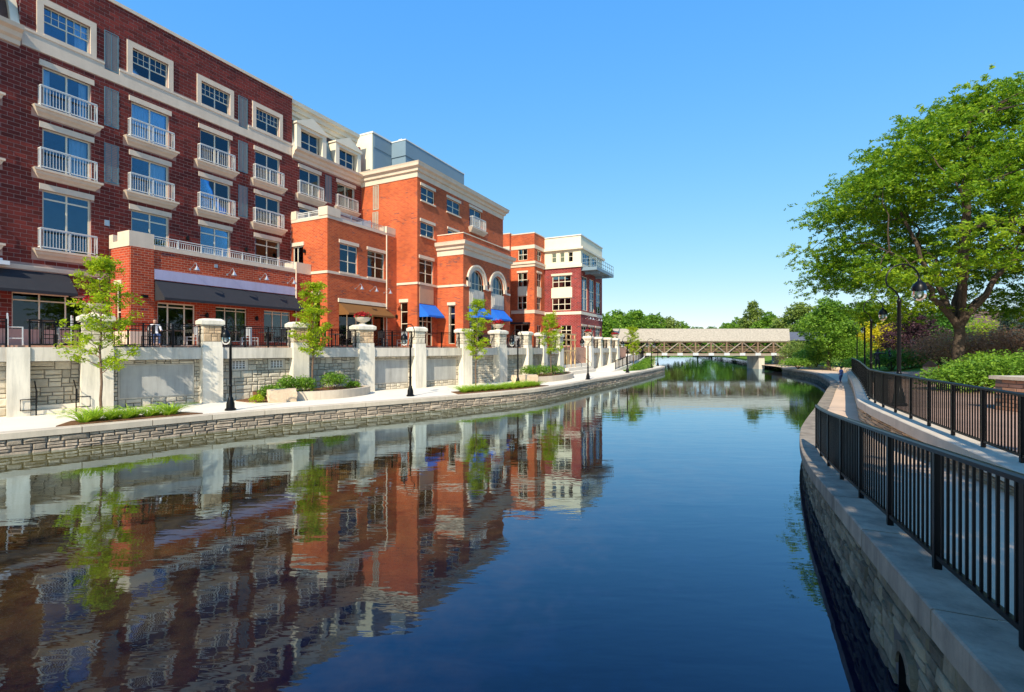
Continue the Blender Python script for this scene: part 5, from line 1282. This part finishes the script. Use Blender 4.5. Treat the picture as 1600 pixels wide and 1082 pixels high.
def aL(X, Y): return amin(LB, X, Y)
bed('bright green daylily clump in the mulch bed by the nearest sapling', aL(-14.4,15.5), aL(-11.9,18.4)+.4, .55, 1.7, 5, 13)
bed('', aL(-2.6,26.7), aL(3.0,33.2), .55, 1.9, 6, 46, True)
SAP = [(-15.9,19.0,PROM,6.1,'feathery sapling in front of the short stair pillar, nearest on the left'),(-10.3,25.3,1.08,5.6,'feathery sapling growing in the curved planter before the brown awning'),(-2.45,33.0,PROM,5.9,'feathery sapling in front of the blue awnings'),(3.2,40.0,1.15,4.95,'feathery sapling in the far planter before the red brick office'),(14.9,60.,.9,5.0,'feathery sapling beside the ramp before the covered bridge')]
for k, (X, Y, z, h, lab) in enumerate(SAP): sapling((*cw(X, Y), z), h, lab, 300+k, .30 if k else .27, .86 if k else .98, .8 if k < 2 else .7)
def planter(pts, inner, h, label, mat='coping'):
    P = Path([cw(*p) for p in pts], .15); p0 = P.at(0)[0]
    t = thing('curved_planter', label, 'planter', (p0.x, p0.y, PROM))
    a = 0; rng = random.Random(8); nblk = max(3, round(P.len/1.1))
    for i in range(nblk): sweep(P, P.len*i/nblk+.004, P.len*(i+1)/nblk-.004, [(0,PROM-.02),(0,PROM+h),(-.26,PROM+h),(-.26,PROM-.02)], .2, True).build('kerb_block', mat, t)
    poly = [tuple(p) for p in polyline(P, 0, P.len, -.26, .3)]+[cw(*q) for q in inner]
    MB().prism(poly, PROM-.02, PROM+h-.06).build('soil', 'mulch', t); return t
planter(((-10.55,23.75),(-9.5,24.2),(-8.6,25.1),(-8.05,26.4),(-7.95,27.5),(-8.35,28.35)), ((-9.3,29.0),(-12.2,26.1),(-13.1,24.6)), .42, 'curved tan stone planter with shrubs below the second sapling')
planter(((1.9,36.3),(3.1,37.5),(4.3,39.4),(5.1,41.5),(5.45,43.6),(5.2,45.6)), ((4.6,46.2),(2.1,42.0),(.9,39.4),(.2,37.4)), .42, 'curved tan stone planter with shrubs before the red brick office')
def boulder(loc, s, rz, label):
    me = bpy.data.meshes.new('boulder'); bm = bmesh.new(); bmesh.ops.create_cube(bm, size=1)
    bmesh.ops.subdivide_edges(bm, edges=bm.edges[:], cuts=3, use_grid_fill=True); rr = random.Random(int(loc[0]*10))
    for v in bm.verts:
        c = Vector((abs(v.co.x), abs(v.co.y), abs(v.co.z))); k = 1-.16*max(0, (c.x+c.y+c.z)-1.0)
        v.co *= k; v.co += Vector([rr.uniform(-.03, .03) for _ in range(3)])
    bm.to_mesh(me); bm.free(); me.materials.append(M['boulder'])
    o = link('boulder', me); o.location = (loc[0], loc[1], loc[2]+s[2]*.46); o.scale = s; o.rotation_euler = (0, 0, rz); tag(o, label, 'boulder', 'limestone boulders by the planters')
boulder(L3(-10.95,23.35), (1.25,.75,.62), YAW+.55, 'squared tan limestone boulder at the end of the near planter')
boulder(L3(.95,36.1), (1.9,.8,.62), YAW+.5, 'low tan limestone boulder at the end of the far planter')
for k, (X, Y, z, r, hz, lab) in enumerate(((-11.9,24.2,.72,.62,.75,'round green shrub left of the limestone boulder'),(-11.2,24.6,.95,.7,.95,'dense green shrub directly behind the limestone boulder'),(-10.6,25.0,1.0,.6,.85,'green shrub between boulder and second sapling trunk'),(-9.5,26.3,1.05,.8,.95,'dense green shrub right of the second sapling trunk'),(-8.8,27.2,1.05,.4,.35,'small low shrub at right end of the near planter'),
        (1.3,38.4,1.05,.8,.85,'green shrub at left of the far planter'),(2.4,39.4,1.05,.9,.95,'green shrub under the fourth sapling'),(3.6,41.0,1.05,.9,.85,'green shrub right of the fourth sapling trunk'))):
    shrub((*cw(X, Y), z), r, hz, 'mid', lab, 400+k, .085, 1900, grp='shrubs in the promenade planters')
o = MB().prism([cw(*q) for q in ((-13.3,23.6),(-12.4,23.0),(-11.3,23.1),(-10.6,23.9),(-13.0,24.9))], PROM-.03, PROM+.05).build('planting_bed', 'mulch'); structure(o)
rs = np.random.RandomState(5)
for k, (X, Y) in enumerate(((-11.85,22.75),(1.0,37.0))):
    shrub(L3(X, Y, PROM+.05), .34, .36, 'young', ('small lime green perennial on mulch beside the near lamp', 'small lime green perennial beside the far boulder')[k], 460+k, .09, 350, 'perennial', 'plant', stems=False, lobes=4)
# timber-framed stair opening, steps and ramp at the end of the promenade
fr, Lg, rz = frame_of(10, 11)
stt = thing('terrace_stair', 'curved concrete steps up to the terrace in the wall opening', 'stairs', fr(Lg/2, 0, PROM))
for k in range(8): MB().fbox(fr, 1.0+.12*k, Lg-1.0-.05*k, .2+.36*k-(.9-.1*k), 4.6, PROM+.003+.31*k, PROM+.31*(k+1)).build('step', 'walk', stt)
tf = thing('timber_frame', 'raw lumber guard frame around the unfinished terrace stair', 'scaffold', fr(Lg*.3, .6, PROM))
for u in (.7, 1.9, 3.2, 4.4): MB().fbox(fr, u-.06, u+.06, .2, .32, PROM+.05, 4.7).build('post', 'newwood', tf)
for z in (2.9, 4.0, 4.55): MB().fbox(fr, .6, 4.5, .14, .19, z, z+.14).build('rail', 'newwood', tf)
for u in (.9, 2.1): MB().fbox(fr, u, u+.9, .34, .4, PROM+.06, 2.8).build('board', 'newwood', tf)
for sd, u in (('left', 5.2), ('right', Lg-1.2)):
    c = fr(u, .2, PROM); t = thing('handrail', 'black handrail on the %s of the curved terrace steps' % sd, 'handrail', c, rz, 'terrace step handrails')
    MB().tube([(0,-.4,0),(0,-.4,.95),(0,2.4,3.1)], .025, 6).build('rail', 'black', t, False, True); MB().tube([(0,1.0,.9),(0,1.0,2.05)], .025, 6).build('post', 'black', t, False, True)
rp = Path([cw(*p) for p in ((10.6,53.2),(12.6,57.2),(14.9,61.5),(17.2,66.2),(19.0,71),(20.0,76.5))])
def rz_(a): return .0+max(0, min(1, a/rp.len))*1.75
b = MB(); n_ = 24
for i in range(n_+1):
    a = rp.len*i/n_
    for o_, z in ((.2, PROM-.3), (.2, PROM+.02+rz_(a)), (-2.4, PROM+.02+rz_(a)), (-2.4, PROM-.3)): q = rp.off(a, o_); b.v.append((q.x, q.y, z))
    if i:
        for j in range(4): j2 = (j+1) % 4; b.f.append(((i-1)*4+j, (i-1)*4+j2, i*4+j2, i*4+j))
b.f += [(0,1,2,3), tuple(n_*4+j for j in range(4))]
structure(b.build('ramp', 'walk'))
RP = Path([(*rp.off(a, 0).to_2d(), PROM+.02+rz_(a)) for a in np.linspace(0, rp.len, 30)])
railing('ramp_railing', 'black metal railing on the ramp climbing to the covered bridge', RP, 2.2, RP.len-.2, .05, 1.6, 1.05, 0, .16)
o = MB().prism([cw(*q) for q in ((12.4,54.2),(14.2,56.0),(17.0,61.5),(19.2,66.4),(20.4,71),(20.2,75),(19.6,74),(17.6,66.4),(15.2,61.4),(12.9,57.0))], PROM-.03, PROM+.05).build('planting_bed', 'grass'); structure(o)
for k in range(6): X, Y = 14.3+.95*k, 57.0+2.25*k; shrub((*cw(X+.2, Y), PROM), .95, .75+.18*k, 'mid', 'green groundcover shrub %s on the slope beside the ramp' % ('lowest', 'second lowest', 'third', 'fourth', 'second highest', 'highest')[k], 480+k, .14, 900, grp='shrubs beside the ramp', stems=False)
# ------------------------------------------------------------------ covered bridge
BY = 78.; rzB = YAW
BR = thing('covered_bridge', 'long covered wooden bridge with pale shake roof across the canal', 'bridge', (*cw(30, BY), PROM), rzB)
def bx(name, mat, x0, x1, y0, y1, z0, z1, par=None): return MB().box(x0, x1, y0, y1, z0-PROM, z1-PROM).build(name, mat, par or BR, False, True)
xa, xb = -13.7, 12.8; ze, zr = 4.42, 6.36
b = MB()
def roofpt(x, y, z): return (x, y, z-PROM)
for sgn in (-1, 1):
    for zo in (0,):
        b.add([roofpt(xa+.3, sgn*2.45, ze), roofpt(xb+.05, sgn*2.45, ze), roofpt(xb+1.3, 0, zr), roofpt(xa-.3, 0, zr), roofpt(xa+.3, sgn*2.45, ze-.12), roofpt(xb+.05, sgn*2.45, ze-.12), roofpt(xb+1.3, 0, zr-.12), roofpt(xa-.3, 0, zr-.12)],
              [(0,1,2,3),(4,5,6,7),(0,1,5,4),(1,2,6,5),(2,3,7,6),(3,0,4,7)])
b.build('roof', 'shake', BR, False, True)
bx('deck', 'wood', xa-2, xb+3.5, -2.1, 2.1, 2.28, 2.48); 
for y in (-2.2, 2.2):
    bx('bottom_chord', 'palewood', xa-.5, xb+.5, y-.14, y+.14, 2.08, 2.42); bx('top_chord', 'wood', xa, xb, y-.12, y+.12, 4.14, 4.40)
    nP = 11; dx = (xb-xa)/nP
    for i in range(nP+1):
        x = xa+dx*i; bx('truss_post', 'wood', x-.11, x+.11, y-.10, y+.10, 2.42, 4.14)
        if y < 0: bx('gusset', MAT('gusset', (.50,.52,.53), .6, .1, 2) if i == 0 and y < 0 and 'gus' not in M else M['gus'], x-.42, x+.42, y-.19, y-.145, 2.12, 2.52) if i else None
        if 'gus' not in M: M['gus'] = MAT('gusset_plate', (.50, .52, .53), .6, .1, 2)
        if i < nP:
            s_ = 1 if i % 2 else -1; p0 = (x+.1, y-.03 if y < 0 else y+.03, 2.45-PROM); p1 = (x+dx-.1, p0[1], 4.14-PROM)
            if s_ < 0: p0, p1 = (p0[0], p0[1], p1[2]), (p1[0], p1[1], p0[2])
            MB().tube([p0, p1], .10, 4).build('brace', 'palewood', BR, False, True); dy_ = .10 if y < 0 else -.10; MB().tube([(p0[0], p0[1]+dy_, p1[2]), (p1[0], p1[1]+dy_, p0[2])], .07, 4).build('counter_brace', 'wood', BR, False, True)
    for z in (2.75, 3.05, 3.4): bx('side_rail', 'wood', xa, xb, y+(.13 if y < 0 else -.17), y+(.17 if y < 0 else -.13), z, z+.14)
for x in (-8.2, 8.75):
    bx('pier', 'concrete', x-.45, x+.45, -1.9, 1.9, -.8, 2.07)
bx('abutment', 'concrete', xb-.3, xb+3.5, -2.2, 2.2, .6, 2.07); bx('abutment', 'concrete', xa-2.2, xa+.2, -2.2, 2.2, .5, 2.07)
x, y = cw(47.5, 80)
sh = thing('park_shelter', 'low shelter with dark slate roof at the right end of the bridge', 'shelter', (x, y, 1.6), rzB)
b = MB(); b.add([(-4,-2.6,2.9),(4,-2.6,2.9),(4,2.6,2.9),(-4,2.6,2.9),(-2.4,0,4.3),(2.4,0,4.3)], [(0,1,5,4),(1,2,5),(2,3,4,5),(3,0,4),(3,2,1,0)]); b.build('roof', 'slate', sh, False, True)
for px_, py_ in ((-3.5,-2.2),(3.5,-2.2),(3.5,2.2),(-3.5,2.2)): MB().box(px_-.12, px_+.12, py_-.12, py_+.12, -.5, 2.9).build('post', 'wood', sh, False, True)
# ------------------------------------------------------------------ trees behind the bridge and on the right bank
def at(px, Y, top): return (px-800)/766*Y, EYE+(545-top)/766*Y
bg = [(938,92,492,4.6,'mid','left of the bridge, beside the red brick corner'),(962,98,486,5.2,'mid','behind the left end of the bridge roof'),(992,106,484,5.4,'mid','second behind the left part of the bridge'),(1020,116,489,5.2,'mid','third behind the bridge, paler'),(1044,128,497,5.2,'olive','behind the bridge left of its middle'),(1066,150,505,5.,'mid','small far behind the bridge middle'),
      (1090,205,510,6,'deep','far on the skyline behind the bridge middle'),(1112,225,511,7,'deep','far on the skyline right of the bridge middle'),(1136,170,504,5.5,'mid','far behind the right half of the bridge'),(1156,135,498,4.5,'mid','pale behind the right half of the bridge'),(1178,118,473,5.6,'olive','tall pointed behind the right end of the bridge roof'),(1204,112,492,5,'mid','right of the tall pointed one'),
      (1228,104,497,4.8,'mid','behind the right bridge portal'),(1252,98,474,5.8,'olive','tall dark crowned right of the bridge'),(1284,96,486,5.,'deep','dark behind the bridge approach'),(1322,92,500,5.,'mid','right of the bridge approach, behind the lamps')]
for k, (px, Y, top, r, lf, nm) in enumerate(bg):
    X, zt = at(px, Y, top); z0 = 1.2; leaftree((*cw(X, Y), z0), zt-z0, r, lf, ('leafy green tree '+nm), 500+k, 8000 if Y < 150 else 4500, .45 if Y < 150 else .6, base=.08, conic=(px == 1178))
X, zt = at(1296, 57, 470); leaftree((*cw(X, 57), .95), zt-.95, 3.5, 'mid', 'dark green tree with visible thin trunk on the lawn right of canal', 540, 9000, .26, base=.32)
gl = [  # px, Y, base z, radius, height, leaf, leaf size, count, label
 (1243,70,1.2,2.6,3.2,'olive',.22,3500,'olive shrub on the bank at the right end of the bridge'),(1262,64,1.0,2.2,2.4,'mid',.2,3000,'green shrub in front of the bridge portal'),(1247,60,.9,2.2,1.25,'mid',.16,3200,'low mounded green shrub above the bank kerb'),(1276,60,1.1,2.0,3.0,'mid',.2,3000,'leafy shrub left of the dark lawn tree'),
 (1318,56,1.0,2.1,4.2,'mid',.19,4500,'light green shrub behind the walking child'),(1333,55,1.1,2.2,3.9,'mid',.19,4000,'light green shrub at the end of the plaza railing'),(1340,44,1.3,1.2,1.2,'mid',.15,1800,'low green shrub behind the far end of the plaza railing'),
 (1362,62,1.3,2.7,6.0,'gold',.2,6500,'bright yellow golden shrub behind the lamps'),(1380,63,1.3,2.9,6.8,'gold',.2,6500,'tall bright yellow golden shrub left of the purple tree'),(1398,65,1.3,2.6,6.4,'mid',.2,4500,'yellow green shrub between golden shrub and purple tree'),
 (1392,43,1.35,1.9,1.9,'deep',.15,4000,'dark green shrub behind the bronze statues'),(1420,42,1.35,2.0,1.8,'deep',.15,4000,'dark green low shrub right of the bronze statues'),
 (1480,40,1.4,3.2,3.5,'rust',.15,5500,'brown red barberry hedge left of the big trunk'),(1540,40,1.4,3.6,3.8,'rust',.15,6500,'brown red barberry hedge right of the big trunk'),(1595,38,1.4,3.6,3.8,'rust',.15,6500,'brown red barberry hedge at the right edge'),
 (1500,20.5,1.4,1.5,1.15,'mid',.12,3500,'green shrub left of brick planter, lower front'),(1538,20.2,1.4,1.7,1.5,'mid',.12,4500,'green shrub behind the left corner of the brick planter'),(1588,19.5,1.4,1.9,1.75,'mid',.12,5000,'large green shrub behind the brick planter'),(1560,24,1.4,2.0,1.7,'mid',.13,4500,'green shrub farther behind the brick planter'),
 (1530,62,1.5,3.2,6.2,'young',.26,5000,'lime green shrub in front of brown roofed building'),(1450,66,1.5,3.4,5.2,'mid',.25,4500,'green shrub behind the purple tree'),(1415,62,1.5,3.0,6.0,'mid',.24,4500,'tall green shrub behind lamp pole and purple tree')]
for k, (px, Y, z0, r, hz, lf, sz, n_, lab) in enumerate(gl):
    X = (px-800)/766*Y; shrub((*cw(X, Y), z0), r, hz, lf, lab, 600+k, sz, n_, grp='shrubs on the right bank', lobes=11)
X, zt = at(1425, 52, 486); leaftree((*cw(X, 52), 1.4), zt-1.4, 3.2, 'plum', 'dark purple leaved tree behind the tall near lamp', 640, 9000, .2, base=.15, grp='ornamental trees on the plaza')
X, zt = at(1583, 52, 478); leaftree((*cw(X, 52), 1.4), zt-1.4, 2.6, 'blue', 'blue green spruce before the brown roofed building', 641, 6000, .22, base=.05, grp='ornamental trees on the plaza', conic=True)
X, zt = at(1470, 58, 480); leaftree((*cw(X, 58), 1.4), zt-1.4, 3.8, 'deep', 'dark green tree behind the big trunk', 642, 8000, .26, base=.15, grp='ornamental trees on the plaza')
X, zt = at(1355, 72, 470); leaftree((*cw(X, 72), 1.4), zt-1.4, 4.5, 'mid', 'green tree rising behind the golden shrubs', 643, 8000, .32, base=.1, grp='ornamental trees on the plaza')
# ------------------------------------------------------------------ the big honey locust
_rk = random.Random(4)
def rnd_k(): return _rk.random() < .8
def honeylocust(loc, label, seed, prof, cx, nc, nleaf, hfork, rtrunk, limbs, size=.24, name='honey_locust', keep=None):
    rng = random.Random(seed); rs = np.random.RandomState(seed)
    t = thing(name, label, 'tree', loc); mb = MB(); c, s = math.cos(YAW), math.sin(YAW)
    W_ = lambda X, Y, z: Vector((X*c-Y*s, X*s+Y*c, z))
    tr = limb(mb, (0,0,-.4), (.05,.1,hfork), rtrunk, rtrunk*.72, .04, rng, 12, 6)
    ends = []
    for (X, Y, z, r0) in limbs:
        p = limb(mb, tr[-1]-Vector((0,0,.25)), W_(X, Y, z), r0, r0*.28, .22, rng, 8, 9, .3); ends += [q for q in p[4:]]
    cen = []; rad = []; zs = [q[0] for q in prof]; R = [q[1] for q in prof]
    for i in range(nc):
        z = rng.choice(zs[:-1])+rng.random()*(zs[1]-zs[0]); z = zs[0]+(zs[-1]-zs[0])*rng.random()**1.15
        r = np.interp(z, zs, R); a = rng.uniform(0, 2*math.pi); q = r*math.sqrt(rng.uniform(.12, 1))
        p = W_(cx[0]+math.cos(a)*q, cx[1]+math.sin(a)*q, z+.05*(r-q))
        if keep and not keep(p): continue
        cen.append(p); rad.append(rng.uniform(.8, 1.55)*(.75+.25*q/r))
    ok_ = [k for k, p in enumerate(cen) if sorted((p-q).length for q in cen)[3] < 2.2]; cen = [cen[k] for k in ok_]; rad = [rad[k] for k in ok_]
    for i, p in enumerate(cen):
        if i % 3 == 0: limb(mb, min(ends, key=lambda v: (v-p).length), p, .05, .012, .15, rng, 5, 4, .25)
    mb.build('trunk', 'bark', t, True, True)
    # every clump is made of drooping sprays
    C = []; T = []
    tot = sum(x*x for x in rad)
    for p, r in zip(cen, rad):
        ns = max(4, int(nleaf*r*r/tot/26)); tn = rng.gauss(.5, .13)
        for _ in range(ns):
            v = Vector((rng.gauss(0, .5), rng.gauss(0, .5), rng.gauss(0, .22)))*r; d_ = Vector((v.x, v.y, 0)); d_ = d_.normalized() if d_.length > .01 else Vector((1,0,0))
            ln = rng.uniform(.35, .75); k = 26; q = rs.uniform(0, 1, k)
            P = np.outer(q*ln, [d_.x, d_.y, 0])+np.array(p+v); P[:, 2] += .12*q-.42*q*q*ln; P += rs.normal(0, .055, (k, 3)); C.append(P); T.append(np.clip(tn+rs.normal(0, .2, k), 0, 1))
    C = np.concatenate(C); T = np.concatenate(T)
    link('crown', leafmesh('crown', C, size, 'locust', rs, .36, .25, T, .5), t)
prof = [(5.2,6.5),(6.6,9.8),(8,11.2),(10,10.6),(12,9.4),(14,7.9),(15.5,6.0),(16.6,4.4),(17.4,3.0)]
prof = [(z-PLAZA, r) for z, r in prof]
honeylocust((*cw(24.6,27), PLAZA), 'large spreading honey locust tree shading the right plaza', 700, prof, (3.9, .6), 620, 430000, 3.1, .32,
            [(-4.2,-.5,7.0,.19),(-2.5,2,11,.18),(-.3,-1,14,.2),(2.2,1.5,15.5,.2),(4.5,-2,10,.18),(6.5,2.5,8.5,.17),(1,4.5,10,.15),(-3,-3.5,9,.15)], .18,
            keep=lambda p: not (p.z < 6.0 and abs(p.x*math.cos(YAW)+p.y*math.sin(YAW)) < 3.2 and rnd_k()))
# street tree behind the viewer that dapples the near path and coping
honeylocust((*cw(4.6,-5.2), 1.35), 'honey locust by the near ramp whose shade falls on the railing', 701, [(4.0,2.8),(5.5,3.9),(7.5,4.2),(9.5,2.6)], (-2.4, .4), 190, 95000, 2.6, .17, [(-2.5,0,6,.09),(-.5,1.5,7.5,.09),(.8,-1,7.5,.09),(-1.5,-2,7,.08)], .2,
            keep=lambda p: p.y+cw(4.6,-5.2)[1] < 0 or True)
# ------------------------------------------------------------------ plaza things
x, y = cw(16.6,11.3)
pt = thing('brick_planter', 'low tan brick planter wall with pale cap at the right edge', 'planter', (x, y, PLAZA), YAW)
MB().box(-2.5, 2.5, -3.0, 3.0, .0, .88).build('core', 'joint', pt, False, True); MB().box(-2.6, 2.6, -3.1, 3.1, .885, .98).build('cap', 'coping', pt, False, True)
bm_ = MB().add([(-.5,0,-.5),(.5,0,-.5),(.5,0,.5),(-.5,0,.5),(-.48,-1,-.45),(.48,-1,-.45),(.48,-1,.45),(-.48,-1,.45)], [(0,1,5,4),(1,2,6,5),(2,3,7,6),(3,0,4,7),(4,5,6,7)]).mesh('brick', MAT('tan_brick', (.40,.21,.13), .85, .2, 5, .3, 30, rnd=.25))
for r in range(8):
    s_ = 6.0/15
    for k in range(15):
        u = -3.0+s_*(k+.5)+(s_/2 if r % 2 and k < 14 else 0)
        o = place('brick', bm_, pt, (-2.5, -u, .055+.11*r), -RX); o.scale = (s_-.02, .02, .092)
x, y = cw(25.6,30); lb = thing('litter_bin', 'squat stone litter bin with peaked top on the plaza', 'litter bin', (x, y, PLAZA), YAW+.3)
MB().lathe([(.34,0),(.36,.05),(.36,.62),(.33,.66)], 0, 0, 8).build('body', 'boulder', lb, False, True); MB().lathe([(.38,.665),(.38,.72),(.12,.98),(.0,1.0)], 0, 0, 8).build('lid', 'brownwall', lb, False, True)
x, y = cw(26.6,30.6); t = thing('traffic_cone', 'orange plastic cone standing right of the litter bin', 'cone', (x, y, PLAZA)); MB().box(-.2,.2,-.2,.2,0,.04).build('foot', 'cone', t, False, True); MB().lathe([(.15,.04),(.03,.72),(.0,.73)], 0, 0, 12).build('body', 'cone', t, True, True)
for k, (px, Y, nm) in enumerate(((1415,58,'left'),(1440,58,'right'))):
    X = (px-800)/766*Y; t = thing('park_bench', 'dark park bench on the far plaza, the %s of two' % nm, 'bench', (*cw(X, Y), PLAZA+.0), YAW, 'benches on the far plaza')
    MB().box(-.9,.9,-.25,.25,.42,.47).build('seat', 'brownwall', t, False, True); MB().box(-.9,.9,.25,.30,.55,.9).build('backrest', 'brownwall', t, False, True)
    for xx in (-.75, .75): MB().box(xx-.04, xx+.04, -.22, .28, 0, .42).build('leg', 'black', t, False, True)
# brown-roofed buildings far right
for k, (px, Y, w_, lab) in enumerate(((1600,75,16,'low building with broad dark brown roof at the far right'),(1462,82,9,'low brown building with dark roof behind the big trunk'))):
    X = (px-800)/766*Y; t = thing('brown_building', lab, 'building', (*cw(X, Y), 1.4), YAW, 'brown buildings behind the plaza')
    MB().box(-w_/2, w_/2, 0, 8, 0, 4.6).build('wall', 'brownwall', t, False, True)
    a = w_/2+.8; MB().add([(-a,-1,4.6),(a,-1,4.6),(a,9,4.6),(-a,9,4.6),(-a*.62,4,7.9),(a*.62,4,7.9)], [(0,1,5,4),(1,2,5),(2,3,4,5),(3,0,4),(3,2,1,0)]).build('roof', 'brownroof', t, False, True)
    for i in range(4):
        xx = -w_/2+w_*(i+.5)/4; MB().box(xx-.7, xx+.7, -.06, 0, 1.0, 2.9).build('window', 'shopglass', t, False, True)
# low kerb of rocks where the lawn meets the far right path
rk = thing('rock_kerb', 'low tan rock edging between the right path and the lawn', 'edging', (*cw(edgeR(46)+4, 46), PROM)); rr = random.Random(3)
for k in range(34):
    Y = 39.5+1.05*k; X = edgeR(Y)+4.0; x, y = cw(X, Y); me = cached(('rock', k % 5), lambda: MB().add(*STONES[k % 5]).mesh('rock', 'boulder'))
    o = link('rock', me, rk); o.location = rel(rk, (x+rr.uniform(-.05,.05), y, PROM+.2)); o.rotation_euler = (0, 0, YAW+RX+.5+math.pi+rr.uniform(-.2,.2)); o.scale = (1.0, .28, .46)
# ------------------------------------------------------------------ people and statues: one skinned body each
def figure(name, label, loc, rz, h, joints, edges, rad, mat, cat='person', cloth=(), group=None):
    t = thing(name, label, cat, loc, rz, group)
    me = bpy.data.meshes.new('body'); me.from_pydata([tuple(v*h for v in Vector(j)) for j in joints], edges, []); me.update()
    o = bpy.data.objects.new('body', me); COL.objects.link(o); o.parent = t
    sk = o.modifiers.new('skin', 'SKIN'); sk.use_smooth_shade = True
    for i, r in enumerate(rad): me.skin_vertices[0].data[i].radius = (r[0]*h, r[1]*h)
    me.skin_vertices[0].data[0].use_root = True
    sb_ = o.modifiers.new('sub', 'SUBSURF'); sb_.levels = 2; sb_.render_levels = 2
    dg = bpy.context.evaluated_depsgraph_get(); ev = bpy.data.meshes.new_from_object(o.evaluated_get(dg)); o.modifiers.clear(); o.data = ev
    ev.materials.clear()
    mats = [M[mat]]+[c[0] if not isinstance(c[0], str) else M[c[0]] for c in cloth]
    for m_ in mats: ev.materials.append(m_)
    for p in ev.polygons:
        c = p.center/h
        for k, (_, test) in enumerate(cloth):
            if test(c): p.material_index = k+1
        p.use_smooth = True
    return t
# joints: pelvis, waist, chest, neck, head low, head mid, head top, L hip.. (x right, y forward, z up, in body heights)
def pose(lh, lk, lf, rh, rk_, rf, le, lhd, re, rhd, lean=0):
    J = [(0,0,.53),(0,lean*.3,.62),(0,lean*.7,.76),(0,lean,.83),(0,lean+.01,.88),(0,lean+.012,.93),(0,lean+.005,.985),
         (-.055,0,.49),lh and (-.06,lk[0],lk[1]),(-.062,lf[0],lf[1]),(-.062,lf[0]+.08,max(.018, lf[1]-.03)),
         (.055,0,.49),(.06,rk_[0],rk_[1]),(.062,rf[0],rf[1]),(.062,rf[0]+.08,max(.018, rf[1]-.03)),
         (-.115,lean*.8,.79),le,lhd,(.115,lean*.8,.79),re,rhd]
    E_ = [(0,1),(1,2),(2,3),(3,4),(4,5),(5,6),(0,7),(7,8),(8,9),(9,10),(0,11),(11,12),(12,13),(13,14),(2,15),(15,16),(16,17),(2,18),(18,19),(19,20)]
    R_ = [(.085,.06),(.078,.055),(.095,.062),(.032,.032),(.045,.05),(.058,.066),(.035,.04),(.058,.058),(.04,.042),(.026,.028),(.024,.018),(.058,.058),(.04,.042),(.026,.028),(.024,.018),(.04,.04),(.027,.027),(.018,.02),(.04,.04),(.027,.027),(.018,.02)]
    return J, E_, R_
J, E_, R_ = pose(1, (.05,.28), (-.06,.045), 1, (.06,.27), (.12,.045), (-.16,-.03,.62), (-.17,.03,.50), (.16,.0,.62), (.17,.08,.52))
shirt = lambda c: .50 < c.z < .83 and not (abs(c.x) > .10 and c.z < .66)
figure('person', 'child in blue shirt and dark jeans walking away on the right path', (*cw(23.9,35.6), PROM+.005), YAW+.35, 1.22, J, E_, R_, 'skin', cloth=(('shirtblue', shirt), ('denim', lambda c: .10 < c.z <= .50 and abs(c.x) < .13), ('hair', lambda c: c.z > .90 or (c.z > .86 and c.y < .0))))
J, E_, R_ = pose(1, (.02,.28), (-.02,.045), 1, (.03,.27), (.05,.045), (-.15,.0,.62), (-.14,.06,.50), (.15,.0,.62), (.14,.07,.52))
figure('person', 'person in bright pink top standing beside the big tree trunk', (*cw(52,59), PLAZA), YAW+2.6, 1.62, J, E_, R_, 'skin', cloth=(('pink', shirt), ('whitecloth', lambda c: .36 < c.z <= .50 and abs(c.x) < .13), ('pink', lambda c: .08 < c.z <= .36), ('pink', lambda c: c.z > .92)))
J, E_, R_ = pose(1, (.02,.28), (-.02,.045), 1, (.03,.27), (.05,.045), (-.15,.0,.62), (-.14,.06,.50), (.20,.12,.77), (.27,.26,.80), .02)
figure('statue', 'bronze statue of standing figure with pointing arm, left of the pair', (*cw(31.3,42), PLAZA), YAW-1.1, 1.75, J, E_, R_, 'bronze', 'statue', group='bronze statues on the plaza')
J, E_, R_ = pose(1, (.02,.28), (-.04,.045), 1, (.07,.27), (.05,.045), (-.17,.06,.64), (-.10,.16,.60), (.17,.05,.64), (.10,.16,.60), .05)
figure('statue', 'bronze statue of stooping figure, right of the pair', (*cw(32.6,42.2), PLAZA), YAW+1.3, 1.68, J, E_, R_, 'bronze', 'statue', group='bronze statues on the plaza')

fr, Lg, rz = frame_of(1, 2); c = fr(Lg*.60, 3.0, TERR)
chair(c, rz, 'dark chair under the seated person before the restaurant door', 'furn', False)
h_ = 1.66; sz = .46/h_
J = [(0,-.02,sz+.055),(0,-.04,sz+.15),(0,-.03,sz+.29),(0,-.01,sz+.36),(0,.0,sz+.41),(0,.003,sz+.46),(0,-.005,sz+.515),(-.055,.03,sz+.04),(-.06,.26,sz+.03),(-.062,.27,.04),(-.062,.34,.02),(.055,.03,sz+.04),(.06,.26,sz+.03),(.062,.27,.04),(.062,.34,.02),(-.115,-.03,sz+.32),(-.15,.04,sz+.17),(-.10,.17,sz+.16),(.115,-.03,sz+.32),(.15,.04,sz+.17),(.10,.17,sz+.16)]
figure('person', 'person in white top seated on the terrace before the restaurant door', c, rz+math.pi, h_, J, E_, R_, 'skin', cloth=(('whitecloth', lambda c: sz+.09 < c.z < sz+.355 and c.y < .10), ('denim', lambda c: .06 < c.z <= sz+.09), ('hair', lambda c: c.z > sz+.47)))
